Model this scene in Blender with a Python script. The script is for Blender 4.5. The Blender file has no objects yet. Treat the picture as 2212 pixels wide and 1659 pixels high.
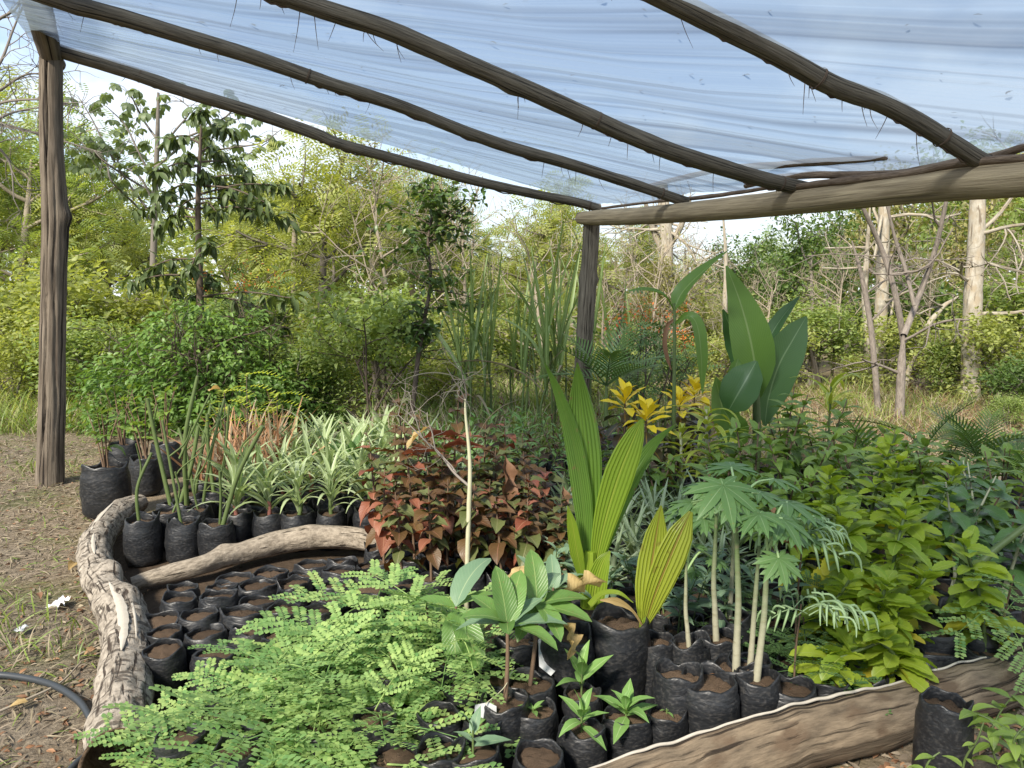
import bpy, math, random
import numpy as np
from mathutils import Vector, Matrix, noise
rng = np.random.default_rng(11)
random.seed(11)
R = math.radians
sc = bpy.context.scene
col = sc.collection

# ---------------------------------------------------------------- camera
F, PITCH, H = 1662.0, R(6.5), 1.5          # focal length in units of a 2212 px wide picture
cam = bpy.data.cameras.new('camera'); cam.sensor_width = 36; cam.lens = 36*F/2212
cam.clip_start = .05; cam.clip_end = 1500
camo = bpy.data.objects.new('camera', cam); col.objects.link(camo)
camo.location = (0, 0, H); camo.rotation_euler = (R(90)-PITCH, 0, 0); sc.camera = camo

# ---------------------------------------------------------------- light
SUN_EL, SUN_AZ = R(40), R(-122)            # azimuth of the sun measured from +X
sdir = Vector((math.cos(SUN_EL)*math.cos(SUN_AZ), math.cos(SUN_EL)*math.sin(SUN_AZ), math.sin(SUN_EL)))
sun = bpy.data.lights.new('sun', 'SUN'); sun.energy = 5.0; sun.angle = R(9); sun.color = (1, .92, .79)
suno = bpy.data.objects.new('sun', sun); col.objects.link(suno)
suno.rotation_euler = sdir.to_track_quat('Z', 'Y').to_euler()

W = bpy.data.worlds.new('World'); sc.world = W; W.use_nodes = True
nt = W.node_tree; nt.nodes.clear()
def nd(nt, t, ins=None, **kw):
    n = nt.nodes.new(t)
    for k, v in kw.items(): setattr(n, k, v)
    for k, v in (ins or {}).items():
        if hasattr(v, 'is_output'): nt.links.new(v, n.inputs[k])
        else: n.inputs[k].default_value = v
    return n
def mth(nt, op, a, b=0.0, clamp=False):
    return nd(nt, 'ShaderNodeMath', {0: a, 1: b}, operation=op, use_clamp=clamp).outputs[0]
def mixc(nt, f, a, b, bt='MIX'):
    n = nd(nt, 'ShaderNodeMix', {0: f, 6: a, 7: b}, data_type='RGBA', blend_type=bt)
    return n.outputs[2]
def ramp(nt, f, stops):
    n = nd(nt, 'ShaderNodeValToRGB', {0: f}); cr = n.color_ramp
    while len(cr.elements) < len(stops): cr.elements.new(.5)
    for e, (p, c) in zip(cr.elements, stops):
        e.position = p; e.color = c if len(c) == 4 else (*c, 1)
    return n.outputs[0]
sky = nd(nt, 'ShaderNodeTexSky', sky_type='NISHITA', sun_disc=False, sun_elevation=SUN_EL,
         sun_rotation=math.atan2(-sdir.x, sdir.y), altitude=100, dust_density=1.2)
tc = nd(nt, 'ShaderNodeTexCoord')
sx = nd(nt, 'ShaderNodeSeparateXYZ', {0: tc.outputs['Generated']})
zz = mth(nt, 'MAXIMUM', sx.outputs[2], 0.0)
den = mth(nt, 'ADD', zz, .22)
pv = nd(nt, 'ShaderNodeCombineXYZ', {0: mth(nt, 'DIVIDE', sx.outputs[0], den), 1: mth(nt, 'DIVIDE', sx.outputs[1], den), 2: 0.3})
cn = nd(nt, 'ShaderNodeTexNoise', {'Vector': pv.outputs[0], 'Scale': 1.15, 'Detail': 7.0, 'Roughness': .55, 'Distortion': .3})
cloud = ramp(nt, cn.outputs[0], [(.42, (0, 0, 0)), (.59, (1, 1, 1))])
hz = mth(nt, 'POWER', mth(nt, 'SUBTRACT', 1.0, zz), 5.0)
fac = mth(nt, 'MAXIMUM', mth(nt, 'MULTIPLY', cloud, .80), mth(nt, 'MULTIPLY', hz, .95), clamp=True)
skc = mixc(nt, 1.0, sky.outputs[0], (1.5, 1.62, 1.75, 1), 'MULTIPLY')
c = mixc(nt, fac, skc, (10.5, 11.0, 11.6, 1))
bg = nd(nt, 'ShaderNodeBackground', {'Color': c, 'Strength': .066})
nt.links.new(bg.outputs[0], nd(nt, 'ShaderNodeOutputWorld').inputs[0])

vs = sc.view_settings; vs.view_transform = 'Standard'; vs.look = 'None'; vs.exposure = 0.88; vs.gamma = 1
vs.use_curve_mapping = False
sc.render.engine = 'CYCLES'
cy = sc.cycles; cy.max_bounces = 8; cy.diffuse_bounces = 4; cy.glossy_bounces = 2; cy.transmission_bounces = 5
cy.transparent_max_bounces = 10; cy.caustics_reflective = False; cy.caustics_refractive = False
cy.use_denoising = True

# ---------------------------------------------------------------- geometry helpers
CP, SP = math.cos(PITCH), math.sin(PITCH)
def ray(x, y):
    u, v = (x-1106)/F, -(y-829.5)/F
    return np.array([u, CP+v*SP, -SP+v*CP])
def at(x, y, Y):
    d = ray(x, y); return d*(Y/d[1]) + np.array([0, 0, H])
def onz(x, y, z=0.0):
    d = ray(x, y); return d*((z-H)/d[2]) + np.array([0, 0, H])
def onplane(x, y, A, B):                    # where the sight line meets the upright plane through A and B
    d = ray(x, y); e = np.array(B[:2])-np.array(A[:2])
    t = (A[0]*e[1]-A[1]*e[0])/(d[0]*e[1]-d[1]*e[0]); return d*t + np.array([0, 0, H])

class MB:
    def __init__(s): s.V = []; s.F = []; s.U = []; s.T = []; s.M = []; s.n = 0
    def add(s, v, f, uv=None, tint=0.0, mat=0):
        v = np.asarray(v, float); n = len(v); s.V.append(v)
        s.U.append(np.zeros((n, 2)) if uv is None else np.asarray(uv, float))
        s.T.append(np.full(n, tint) if np.isscalar(tint) else np.asarray(tint, float))
        for g in (f if isinstance(f, list) else [f]):
            g = np.asarray(g, int)
            if len(g): s.F.append(g+s.n); s.M.append(np.full(len(g), mat))
        s.n += n
    def many(s, tpl, pos, rot, scale, tint, mat=0):
        v, f, uv = tpl; N = len(pos); n = len(v)
        if N == 0: return
        scale = np.asarray(scale, float)
        P = np.einsum('nij,kj->nki', rot, v)*scale.reshape(-1, 1, 1) + pos[:, None, :]
        off = (np.arange(N)*n)[:, None, None]
        fs = [(np.asarray(g)[None]+off).reshape(-1, np.asarray(g).shape[1]) for g in (f if isinstance(f, list) else [f])]
        s.add(P.reshape(-1, 3), fs, np.tile(uv, (N, 1)), np.repeat(np.broadcast_to(tint, (N,)), n), mat)
    def mesh(s, name, mats, origin=None, smooth=True):
        me = bpy.data.meshes.new(name)
        V = np.concatenate(s.V)
        if origin is not None: V = V-np.asarray(origin)
        me.vertices.add(len(V)); me.vertices.foreach_set('co', V.ravel())
        lv = np.concatenate([g.ravel() for g in s.F]); ct = np.concatenate([np.full(len(g), g.shape[1]) for g in s.F])
        me.loops.add(len(lv)); me.loops.foreach_set('vertex_index', lv)
        me.polygons.add(len(ct)); st = np.concatenate([[0], np.cumsum(ct)[:-1]])
        me.polygons.foreach_set('loop_start', st)
        me.polygons.foreach_set('material_index', np.concatenate(s.M))
        me.polygons.foreach_set('use_smooth', np.full(len(ct), smooth))
        uvl = me.uv_layers.new(name='UVMap'); uvl.data.foreach_set('uv', np.concatenate(s.U)[lv].ravel())
        a = me.attributes.new('tint', 'FLOAT', 'POINT'); a.data.foreach_set('value', np.concatenate(s.T))
        for m in (mats if isinstance(mats, (list, tuple)) else [mats]): me.materials.append(m)
        me.update(calc_edges=True); return me
    def build(s, name, mats, parent=None, origin=None, smooth=True):
        return place(s.mesh(name, mats, origin, smooth), name, parent)

def place(me, name, parent=None, M=None, kind=None):
    o = bpy.data.objects.new(name, me); col.objects.link(o)
    if parent is not None: o.parent = parent
    if M is not None: o.matrix_basis = M
    if kind: o['kind'] = kind
    return o
def tag(o, label=None, cat=None, group=None, kind=None):
    if label: o['label'] = label
    if cat: o['category'] = cat
    if group: o['group'] = group
    if kind: o['kind'] = kind
    return o
def thing(name, label, cat, loc=(0, 0, 0), group=None):
    o = bpy.data.objects.new(name, None); o.empty_display_size = .05; col.objects.link(o)
    o.location = [float(q) for q in loc]; return tag(o, label, cat, group)
ORD = ['first', 'second', 'third', 'fourth', 'fifth', 'sixth', 'seventh', 'eighth', 'ninth', 'tenth', 'eleventh', 'twelfth',
       'thirteenth', 'fourteenth', 'fifteenth', 'sixteenth', 'seventeenth', 'eighteenth', 'nineteenth', 'twentieth']

def rots(az, el, roll=0.0):                 # leaf frame: y runs along the blade, z is its upper side
    az, el, roll = np.broadcast_arrays(np.asarray(az, float), np.asarray(el, float), np.asarray(roll, float))
    y = np.stack([np.cos(el)*np.cos(az), np.cos(el)*np.sin(az), np.sin(el)], -1)
    x = np.stack([np.sin(az), -np.cos(az), 0*az], -1); z = np.cross(x, y)
    c, s = np.cos(roll)[..., None], np.sin(roll)[..., None]
    return np.stack([x*c+z*s, y, z*c-x*s], -1)
def mtx(p, az, el, roll=0.0, s=1.0):
    m = Matrix(rots(az, el, roll).tolist()).to_4x4() @ Matrix.Scale(float(s), 4)
    m.translation = [float(q) for q in p]; return m

def smooth_path(pts, n):                    # Catmull-Rom through the points
    P = np.asarray(pts, float); P = np.vstack([2*P[0]-P[1], P, 2*P[-1]-P[-2]])
    t = np.linspace(0, len(P)-3-1e-6, n); i = t.astype(int); f = (t-i)[:, None]
    a, b, c_, d = P[i], P[i+1], P[i+2], P[i+3]
    return .5*(2*b+(c_-a)*f+(2*a-5*b+4*c_-d)*f**2+(3*b-a-3*c_+d)*f**3)
def frames(P):
    T = np.gradient(P, axis=0); T /= np.linalg.norm(T, axis=1)[:, None]+1e-9
    up = np.array([0, 0, 1.0]) if abs(T[0, 2]) < .9 else np.array([0, 1.0, 0])
    A = np.zeros_like(P); B = np.zeros_like(P); a = np.cross(up, T[0])
    for i in range(len(P)):
        a = a-T[i]*np.dot(a, T[i]); a /= np.linalg.norm(a)+1e-9; A[i] = a; B[i] = np.cross(T[i], a)
    return T, A, B
def tube(mb, pts, rad, sides=8, n=None, caps=True, rough=0.0, streak=0.0, knots=(), seed=0, mat=0, tint=0.0, raw=False, flat=1.0, grooves=()):
    n = n or len(pts); P = np.asarray(pts, float) if raw else smooth_path(pts, n)
    rad = np.asarray(rad, float); r = np.interp(np.linspace(0, 1, n), np.linspace(0, 1, len(rad)), rad) if rad.ndim and len(rad) > 1 else np.full(n, float(rad if not rad.ndim else rad[0]))
    T, A, B = frames(P); th = np.linspace(0, 2*np.pi, sides, endpoint=False)
    L = np.concatenate([[0], np.cumsum(np.linalg.norm(np.diff(P, axis=0), axis=1))])
    k = np.ones((n, sides))
    if rough or streak:
        for i in range(n):
            for j in range(sides):
                cx, cy_ = math.cos(th[j]), math.sin(th[j])
                k[i, j] += rough*noise.fractal((cx*1.1+seed*7, cy_*1.1, L[i]*6), 1, 2, 3) + streak*noise.fractal((cx*5+seed*3, cy_*5, L[i]*1.1+9), 1, 2, 2)
    for (kp, ka, kh, kw) in knots:          # position, angle, height, width
        k += kh*np.exp(-((L/L[-1]-kp)/kw)**2)[:, None]*np.exp(-((np.angle(np.exp(1j*(th-ka))))/.7)**2)[None]
    for (ga, gd, gw, t0, t1) in grooves:    # angle, depth, angular width, start and end along the length
        tt = L/L[-1]; th0 = ga+.16*np.sin(tt*9+ga)+.07*np.sin(tt*31); en = np.clip((tt-t0)*14, 0, 1)*np.clip((t1-tt)*14, 0, 1)
        k -= gd*en[:, None]*np.exp(-(np.angle(np.exp(1j*(th[None]-th0[:, None])))/gw)**2)
    rr = r[:, None]*k
    V = P[:, None]+A[:, None]*(np.cos(th)[None, :, None]*rr[..., None])+B[:, None]*(np.sin(th)[None, :, None]*rr[..., None]*flat)
    i = np.arange(n-1)[:, None]*sides; j = np.arange(sides)[None]; j2 = (j+1) % sides
    f = np.stack([i+j, i+j2, i+sides+j2, i+sides+j], -1).reshape(-1, 4)
    uv = np.stack([np.broadcast_to(th/(2*np.pi), (n, sides)), np.broadcast_to(L[:, None], (n, sides))], -1).reshape(-1, 2)
    mb.add(V.reshape(-1, 3), f, uv, tint, mat)
    if caps:
        for e, idx in ((0, range(sides-1, -1, -1)), (n-1, range(sides))):
            base = mb.n; ring = V[e][list(idx)]
            mb.add(np.vstack([ring, P[e][None]]), np.array([[a, (a+1) % sides, sides] for a in range(sides)]), None, tint, mat)
    return P

# leaf templates: (verts, faces, uv); y along the blade, unit length
def prof(kind, v):
    if kind == 'ovate': return np.sin(np.pi*np.clip(v, 0, 1)**.75)**.9*(1-.15*v)
    if kind == 'obovate': return np.sin(np.pi*v**1.35)**.8
    if kind == 'lance': return np.sin(np.pi*v**.8)**1.1
    if kind == 'strap': return np.minimum(1, .45+v*3)*(1-v**3)**.8*(1-.0*v)
    if kind == 'oval': return np.sqrt(np.clip(1-(2*v-1)**2, 0, 1))
    if kind == 'paddle': return np.sin(np.pi*np.clip(v, 0, 1)**.9)**.55
    if kind == 'heart': return np.clip(np.sin(np.pi*(v*.86+.14)**.62), 0, 1)*(1-.1*v)
    if kind == 'scallop': return np.sin(np.pi*np.clip(v, 0, 1))**.55*(.86+.22*np.abs(np.sin(v*np.pi*7)))
def leaf(kind='ovate', w=.45, n=6, cols=3, droop=.6, fold=.25, wave=0.0, seed=0, petiole=0.0):
    v = np.linspace(0, 1, n+1); a = .0+droop*(v-.15); ds = 1.0/n
    y = np.concatenate([[0], np.cumsum(np.cos(a[:-1])*ds)]); z = -np.concatenate([[0], np.cumsum(np.sin(a[:-1])*ds)])
    wd = prof(kind, v)*w/2; wd[-1] = max(wd[-1], .004); wd[0] = max(wd[0], .012)
    c_ = np.linspace(-1, 1, cols); V = []; U = []
    for i in range(n+1):
        for cc in c_:
            lift = abs(cc)*wd[i]*fold + wave*math.sin(v[i]*17+seed+cc*2)*abs(cc)*wd[i]
            V.append((cc*wd[i], y[i]-math.sin(a[i])*0, z[i]+lift)); U.append((.5+cc*.5, v[i]))
    q = [[i*cols+k, i*cols+k+1, (i+1)*cols+k+1, (i+1)*cols+k] for i in range(n) for k in range(cols-1)]
    V = np.array(V)
    if petiole: V[:, 1] += petiole
    return V, [np.array(q)], np.array(U)
def merge(parts):
    V, Q, U, o = [], {}, [], 0
    for v, f, u in parts:
        V.append(v); U.append(u)
        for g in f: Q.setdefault(np.asarray(g).shape[1], []).append(np.asarray(g)+o)
        o += len(v)
    return np.vstack(V), [np.vstack(g) for g in Q.values()], np.vstack(U)
def xf(tpl, p, az, el, roll=0.0, s=1.0):
    v, f, u = tpl; return v@rots(az, el, roll).T*s+np.asarray(p), f, u
def tube_t(pts, rad, sides=5, n=6):
    m = MB(); tube(m, pts, rad, sides, n, caps=False); return np.vstack(m.V), m.F, np.vstack(m.U)*0+[.5, .5]
def tmesh(name, tpl, mats, block=0):
    n = len(tpl[0]); tint = np.repeat(rng.random(n//block+1)**2*.55, block)[:n] if block else 0.0
    m = MB(); m.add(tpl[0], tpl[1], tpl[2], tint); return m.mesh(name, mats)
def spray(pairs=7, ll=.24, lw=.07, droop=.5, up=.15):            # one pinnate spray, unit length
    t1 = leaf('oval', lw/ll, 2, 2, 0, 0); out = []
    for i in range(pairs):
        t = .12+.86*i/(pairs-1); y, z = t*math.cos(droop*t*.5), -t*math.sin(droop*t*.5)
        L = ll*(.65+.6*math.sin(math.pi*min(1, t*.9+.08)))
        for s in (1, -1): out.append(xf(t1, (0, y, z), R(90)-s*R(66), up, s*.2, L))
    return merge(out)

# ---------------------------------------------------------------- materials
def newmat(name):
    m = bpy.data.materials.new(name); m.use_nodes = True; t = m.node_tree; t.nodes.clear(); return m, t
def out(t, sh): t.links.new(sh, nd(t, 'ShaderNodeOutputMaterial').inputs[0])
def c4(c): return (*c, 1)
def leafmat(name, ca, cb, trans=.35, rough=.42, vein=None, vs=.05, side=0.0, edge=None, spot=None, tcol=None, stripe=None, ribs=0, sstr=.13):
    m, t = newmat(name)
    at_ = nd(t, 'ShaderNodeAttribute', attribute_name='tint'); oi = nd(t, 'ShaderNodeObjectInfo')
    f = mth(t, 'FRACT', mth(t, 'ADD', at_.outputs['Fac'], oi.outputs['Random']))
    tcn = nd(t, 'ShaderNodeTexCoord')
    nz = nd(t, 'ShaderNodeTexNoise', {'Vector': tcn.outputs['Object'], 'Scale': 9.0, 'Detail': 3.0})
    f2 = mth(t, 'ADD', mth(t, 'MULTIPLY', f, .8), mth(t, 'MULTIPLY', mth(t, 'SUBTRACT', nz.outputs[0], .4), .6), clamp=True)
    c = mixc(t, f2, c4(ca), c4(cb))
    uv = nd(t, 'ShaderNodeSeparateXYZ', {0: nd(t, 'ShaderNodeUVMap').outputs[0]})
    du = mth(t, 'ABSOLUTE', mth(t, 'SUBTRACT', uv.outputs[0], .5))
    if stripe:
        w = nd(t, 'ShaderNodeTexNoise', {'Vector': nd(t, 'ShaderNodeCombineXYZ', {0: mth(t, 'MULTIPLY', uv.outputs[0], 7.0), 1: mth(t, 'MULTIPLY', uv.outputs[1], .8), 2: mth(t, 'MULTIPLY', oi.outputs['Random'], 40.0)}).outputs[0], 'Scale': 1.0, 'Detail': 1.0})
        c = mixc(t, mth(t, 'MULTIPLY', mth(t, 'SUBTRACT', w.outputs[0], .45), 9.0, clamp=True), c, c4(stripe))
    if edge: c = mixc(t, mth(t, 'MULTIPLY', mth(t, 'SUBTRACT', du, .36), 8.0, clamp=True), c, c4(edge))
    bump = None
    if side:
        sv = mth(t, 'SINE', mth(t, 'MULTIPLY', mth(t, 'SUBTRACT', uv.outputs[1], mth(t, 'MULTIPLY', du, .55)), side*6.283))
        sv = mth(t, 'POWER', mth(t, 'ABSOLUTE', sv), 14.0)
        if vein: c = mixc(t, mth(t, 'MULTIPLY', sv, sstr), c, c4(vein))
        bump = nd(t, 'ShaderNodeBump', {'Height': sv, 'Strength': .25, 'Distance': .004}).outputs[0]
    if ribs:
        rb = mth(t, 'POWER', mth(t, 'ABSOLUTE', mth(t, 'SINE', mth(t, 'MULTIPLY', uv.outputs[0], ribs*3.1416))), 6.0)
        c = mixc(t, mth(t, 'MULTIPLY', rb, .28), c, c4([q*.45 for q in ca]))
        bump = nd(t, 'ShaderNodeBump', {'Height': rb, 'Strength': .6, 'Distance': .006}).outputs[0]
    if vein: c = mixc(t, mth(t, 'MULTIPLY', mth(t, 'SUBTRACT', vs, du), 60.0, clamp=True), c, c4(vein))
    if spot:
        sn = nd(t, 'ShaderNodeTexNoise', {'Vector': tcn.outputs['Object'], 'Scale': 26.0, 'Detail': 2.0})
        c = mixc(t, mth(t, 'MULTIPLY', mth(t, 'SUBTRACT', sn.outputs[0], .66), 14.0, clamp=True), c, c4(spot))
    ins = {'Base Color': c, 'Roughness': rough, 'Specular IOR Level': .4}
    if bump: ins['Normal'] = bump
    p = nd(t, 'ShaderNodeBsdfPrincipled', ins)
    tcx = mixc(t, 1.0, c, c4(tcol or (1.5, 1.45, .6)), 'MULTIPLY')
    tr = nd(t, 'ShaderNodeBsdfTranslucent', {0: tcx})
    out(t, nd(t, 'ShaderNodeMixShader', {0: trans, 1: p.outputs[0], 2: tr.outputs[0]}).outputs[0]); return m
def barkmat(name, ca, cb, dark, su=14, sv=1.2, cross=0.0, rough=.85, crack=.62, bumpd=.012, patch=None, flake=None):
    m, t = newmat(name)
    uv = nd(t, 'ShaderNodeSeparateXYZ', {0: nd(t, 'ShaderNodeUVMap').outputs[0]})
    a = mth(t, 'MULTIPLY', uv.outputs[0], 6.28318)
    oi = nd(t, 'ShaderNodeObjectInfo')
    def cyl(s, v): return nd(t, 'ShaderNodeCombineXYZ', {0: mth(t, 'MULTIPLY', mth(t, 'COSINE', a), s), 1: mth(t, 'MULTIPLY', mth(t, 'SINE', a), s), 2: mth(t, 'ADD', mth(t, 'MULTIPLY', uv.outputs[1], v), mth(t, 'MULTIPLY', oi.outputs['Random'], 50.0))}).outputs[0]
    n1 = nd(t, 'ShaderNodeTexNoise', {'Vector': cyl(su*.25, sv*2), 'Scale': 1.5, 'Detail': 8.0, 'Roughness': .65})
    n2 = nd(t, 'ShaderNodeTexNoise', {'Vector': cyl(1.0, 5.0), 'Scale': 1.2, 'Detail': 5.0})
    n3 = nd(t, 'ShaderNodeTexNoise', {'Vector': cyl(su*.5, sv), 'Scale': 1.0, 'Detail': 6.0, 'Distortion': .6})
    c = mixc(t, ramp(t, n1.outputs[0], [(.3, (0, 0, 0)), (.7, (1, 1, 1))]), c4(ca), c4(cb))
    if patch: c = mixc(t, ramp(t, n2.outputs[0], [(.50, (0, 0, 0)), (.62, (1, 1, 1))]), c, c4(patch))
    ck = ramp(t, n3.outputs[0], [(crack-.04, (0, 0, 0)), (crack+.05, (1, 1, 1))])
    c = mixc(t, ck, c, c4(dark))
    h = mth(t, 'SUBTRACT', n1.outputs[0], mth(t, 'MULTIPLY', ck, .8))
    if cross:
        n4 = nd(t, 'ShaderNodeTexNoise', {'Vector': cyl(1.6, cross), 'Scale': 1.0, 'Detail': 5.0, 'Distortion': .25})
        k4 = ramp(t, n4.outputs[0], [(.56, (0, 0, 0)), (.63, (1, 1, 1))])
        c = mixc(t, mth(t, 'MULTIPLY', k4, .75), c, c4(dark)); h = mth(t, 'SUBTRACT', h, k4)
    if flake:
        n5 = nd(t, 'ShaderNodeTexNoise', {'Vector': cyl(1.4, 2.6), 'Scale': 1.3, 'Detail': 2.0})
        c = mixc(t, ramp(t, n5.outputs[0], [(.60, (0, 0, 0)), (.625, (1, 1, 1))]), c, c4(flake))
    b = nd(t, 'ShaderNodeBump', {'Height': h, 'Strength': .8, 'Distance': bumpd})
    out(t, nd(t, 'ShaderNodeBsdfPrincipled', {'Base Color': c, 'Roughness': rough, 'Specular IOR Level': .2, 'Normal': b.outputs[0]}).outputs[0]); return m
def plainmat(name, c, rough=.7, var=.3, scale=20.0, spec=.3, bump=0.0):
    m, t = newmat(name); tcn = nd(t, 'ShaderNodeTexCoord')
    n = nd(t, 'ShaderNodeTexNoise', {'Vector': tcn.outputs['Object'], 'Scale': scale, 'Detail': 6.0})
    oi = nd(t, 'ShaderNodeObjectInfo'); at_ = nd(t, 'ShaderNodeAttribute', attribute_name='tint')
    f = mth(t, 'ADD', mth(t, 'MULTIPLY', n.outputs[0], .7), mth(t, 'MULTIPLY', mth(t, 'FRACT', mth(t, 'ADD', oi.outputs['Random'], at_.outputs['Fac'])), .3))
    cc = mixc(t, f, c4([q*(1-var) for q in c]), c4([min(1, q*(1+var)) for q in c]))
    ins = {'Base Color': cc, 'Roughness': rough, 'Specular IOR Level': spec}
    if bump: ins['Normal'] = nd(t, 'ShaderNodeBump', {'Height': n.outputs[0], 'Strength': .8, 'Distance': bump}).outputs[0]
    out(t, nd(t, 'ShaderNodeBsdfPrincipled', ins).outputs[0]); return m

M = {}
M['post'] = barkmat('weathered_post_wood', (.065, .050, .038), (.20, .168, .13), (.016, .012, .010), su=9, sv=1.0, crack=.60, bumpd=.010)
M['rafter'] = barkmat('dark_rafter_wood', (.045, .037, .028), (.18, .155, .12), (.010, .008, .006), su=14, sv=1.6, crack=.62)
M['beam'] = barkmat('peeled_beam_wood', (.17, .13, .083), (.40, .32, .21), (.04, .03, .02), su=12, sv=.8, crack=.68)
M['stick'] = barkmat('stick_bark', (.07, .045, .032), (.22, .165, .12), (.02, .014, .01), su=8, sv=5, crack=.66, bumpd=.006)
M['log'] = barkmat('pale_log_bark', (.12, .10, .078), (.40, .355, .295), (.045, .034, .026), su=9, sv=7, cross=38, crack=.60, bumpd=.010)
M['log2'] = barkmat('rough_log_bark', (.12, .098, .074), (.36, .31, .245), (.035, .027, .02), su=8, sv=9, crack=.66, bumpd=.012)
M['slab'] = barkmat('brown_slab_wood', (.07, .054, .038), (.26, .20, .135), (.03, .022, .016), su=11, sv=2.2, crack=.61, bumpd=.014, patch=(.11, .077, .05))
M['paleedge'] = plainmat('pale_split_edge', (.38, .345, .29), .8, .25, 40)
M['twig'] = plainmat('pale_twig_bark', (.27, .23, .175), .85, .35, 12)
M['greytwig'] = plainmat('grey_twig_bark', (.17, .15, .13), .85, .35, 12)
M['darktwig'] = plainmat('dark_twig_bark', (.085, .065, .05), .85, .35, 14)
M['trunk'] = barkmat('pale_tree_bark', (.23, .20, .15), (.42, .39, .33), (.15, .12, .085), su=5, sv=3, crack=.64, patch=(.31, .26, .19), bumpd=.01)
M['greytrunk'] = barkmat('grey_tree_bark', (.13, .11, .095), (.27, .235, .20), (.05, .04, .035), su=6, sv=5, crack=.68)
M['stemgreen'] = plainmat('green_stem', (.085, .12, .04), .5, .3, 30)
M['stempale'] = plainmat('pale_stem', (.38, .37, .25), .55, .2, 40)
M['stembrown'] = plainmat('brown_stem', (.13, .085, .055), .7, .35, 40)
M['stemred'] = plainmat('reddish_stem', (.22, .09, .07), .55, .3, 40)
M['soil'] = plainmat('potting_soil', (.12, .083, .056), .95, .8, 45, .1, .02)
M['hose'] = plainmat('black_hose', (.03, .035, .04), .45, .2, 10, .5)
M['strip'] = plainmat('bark_fibre', (.10, .07, .05), .9, .3, 10)
M['whitepl'] = plainmat('white_plastic_scrap', (.75, .76, .78), .4, .15, 30, .5)
M['label'] = plainmat('grey_tag', (.48, .49, .50), .5, .1, 20)
def bagmat():
    m, t = newmat('black_polythene'); tcn = nd(t, 'ShaderNodeTexCoord')
    mp = nd(t, 'ShaderNodeMapping', {'Vector': tcn.outputs['Object'], 'Scale': (1.2, 1.2, 6)})
    oi = nd(t, 'ShaderNodeObjectInfo')
    vv = nd(t, 'ShaderNodeVectorMath', {0: mp.outputs[0], 1: nd(t, 'ShaderNodeCombineXYZ', {0: mth(t, 'MULTIPLY', oi.outputs['Random'], 30.0)}).outputs[0]}, operation='ADD').outputs[0]
    n = nd(t, 'ShaderNodeTexNoise', {'Vector': vv, 'Scale': 1.3, 'Detail': 2.5, 'Distortion': 1.2})
    d = nd(t, 'ShaderNodeTexNoise', {'Vector': vv, 'Scale': 5.0, 'Detail': 6.0})
    c = mixc(t, ramp(t, d.outputs[0], [(.5, (0, 0, 0)), (.75, (1, 1, 1))]), (.011, .012, .014, 1), (.040, .038, .036, 1))
    b = nd(t, 'ShaderNodeBump', {'Height': n.outputs[0], 'Strength': .32, 'Distance': .012})
    out(t, nd(t, 'ShaderNodeBsdfPrincipled', {'Base Color': c, 'Roughness': mth(t, 'ADD', mth(t, 'MULTIPLY', d.outputs[0], .35), .28), 'Specular IOR Level': .5, 'Normal': b.outputs[0]}).outputs[0]); return m
M['bag'] = bagmat()
def sheetmat():
    m, t = newmat('milky_polythene_sheet'); uv = nd(t, 'ShaderNodeUVMap').outputs[0]
    def n_(sx_, sy_, sc_, det, dist=0.0):
        mp = nd(t, 'ShaderNodeMapping', {'Vector': uv, 'Scale': (sx_, sy_, 1)})
        return nd(t, 'ShaderNodeTexNoise', {'Vector': mp.outputs[0], 'Scale': sc_, 'Detail': det, 'Distortion': dist}).outputs[0]
    w1 = n_(.55, 3.2, 1.5, 2.0, .5); w2 = n_(1.2, 13.0, 1.0, 2.0, .4); dirt = n_(5, 1, 14, 8.0); big = n_(2, .8, 1.2, 3.0)
    st = mth(t, 'ADD', mth(t, 'MULTIPLY', ramp(t, w1, [(.50, (0, 0, 0)), (.60, (1, 1, 1))]), .50), mth(t, 'MULTIPLY', ramp(t, w2, [(.52, (0, 0, 0)), (.62, (1, 1, 1))]), .40), clamp=True)
    dm = ramp(t, dirt, [(.64, (0, 0, 0)), (.74, (1, 1, 1))])
    bm = nd(t, 'ShaderNodeBump', {'Height': mth(t, 'ADD', w1, mth(t, 'MULTIPLY', w2, .5)), 'Strength': .6, 'Distance': .05}).outputs[0]
    tc_ = mixc(t, st, (.60, .695, .80, 1), (.27, .315, .38, 1)); tc_ = mixc(t, mth(t, 'MULTIPLY', dm, .35), tc_, (.30, .28, .26, 1))
    tr = nd(t, 'ShaderNodeBsdfTransparent', {0: tc_})
    tl = nd(t, 'ShaderNodeBsdfTranslucent', {0: mixc(t, st, (.30, .37, .45, 1), (.17, .205, .26, 1)), 'Normal': bm})
    gl = nd(t, 'ShaderNodeBsdfGlossy', {0: (.9, .9, .9, 1), 'Roughness': .28, 'Normal': bm})
    a = nd(t, 'ShaderNodeMixShader', {0: mth(t, 'ADD', mth(t, 'MULTIPLY', big, .2), .42), 1: tr.outputs[0], 2: tl.outputs[0]})
    lw = nd(t, 'ShaderNodeLayerWeight', {'Blend': .5, 'Normal': bm}).outputs['Facing']
    fr = mth(t, 'ADD', mth(t, 'MULTIPLY', mth(t, 'POWER', lw, 4.0), .45), .04, clamp=True)
    out(t, nd(t, 'ShaderNodeMixShader', {0: fr, 1: a.outputs[0], 2: gl.outputs[0]}).outputs[0]); return m
M['sheet'] = sheetmat()
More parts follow.
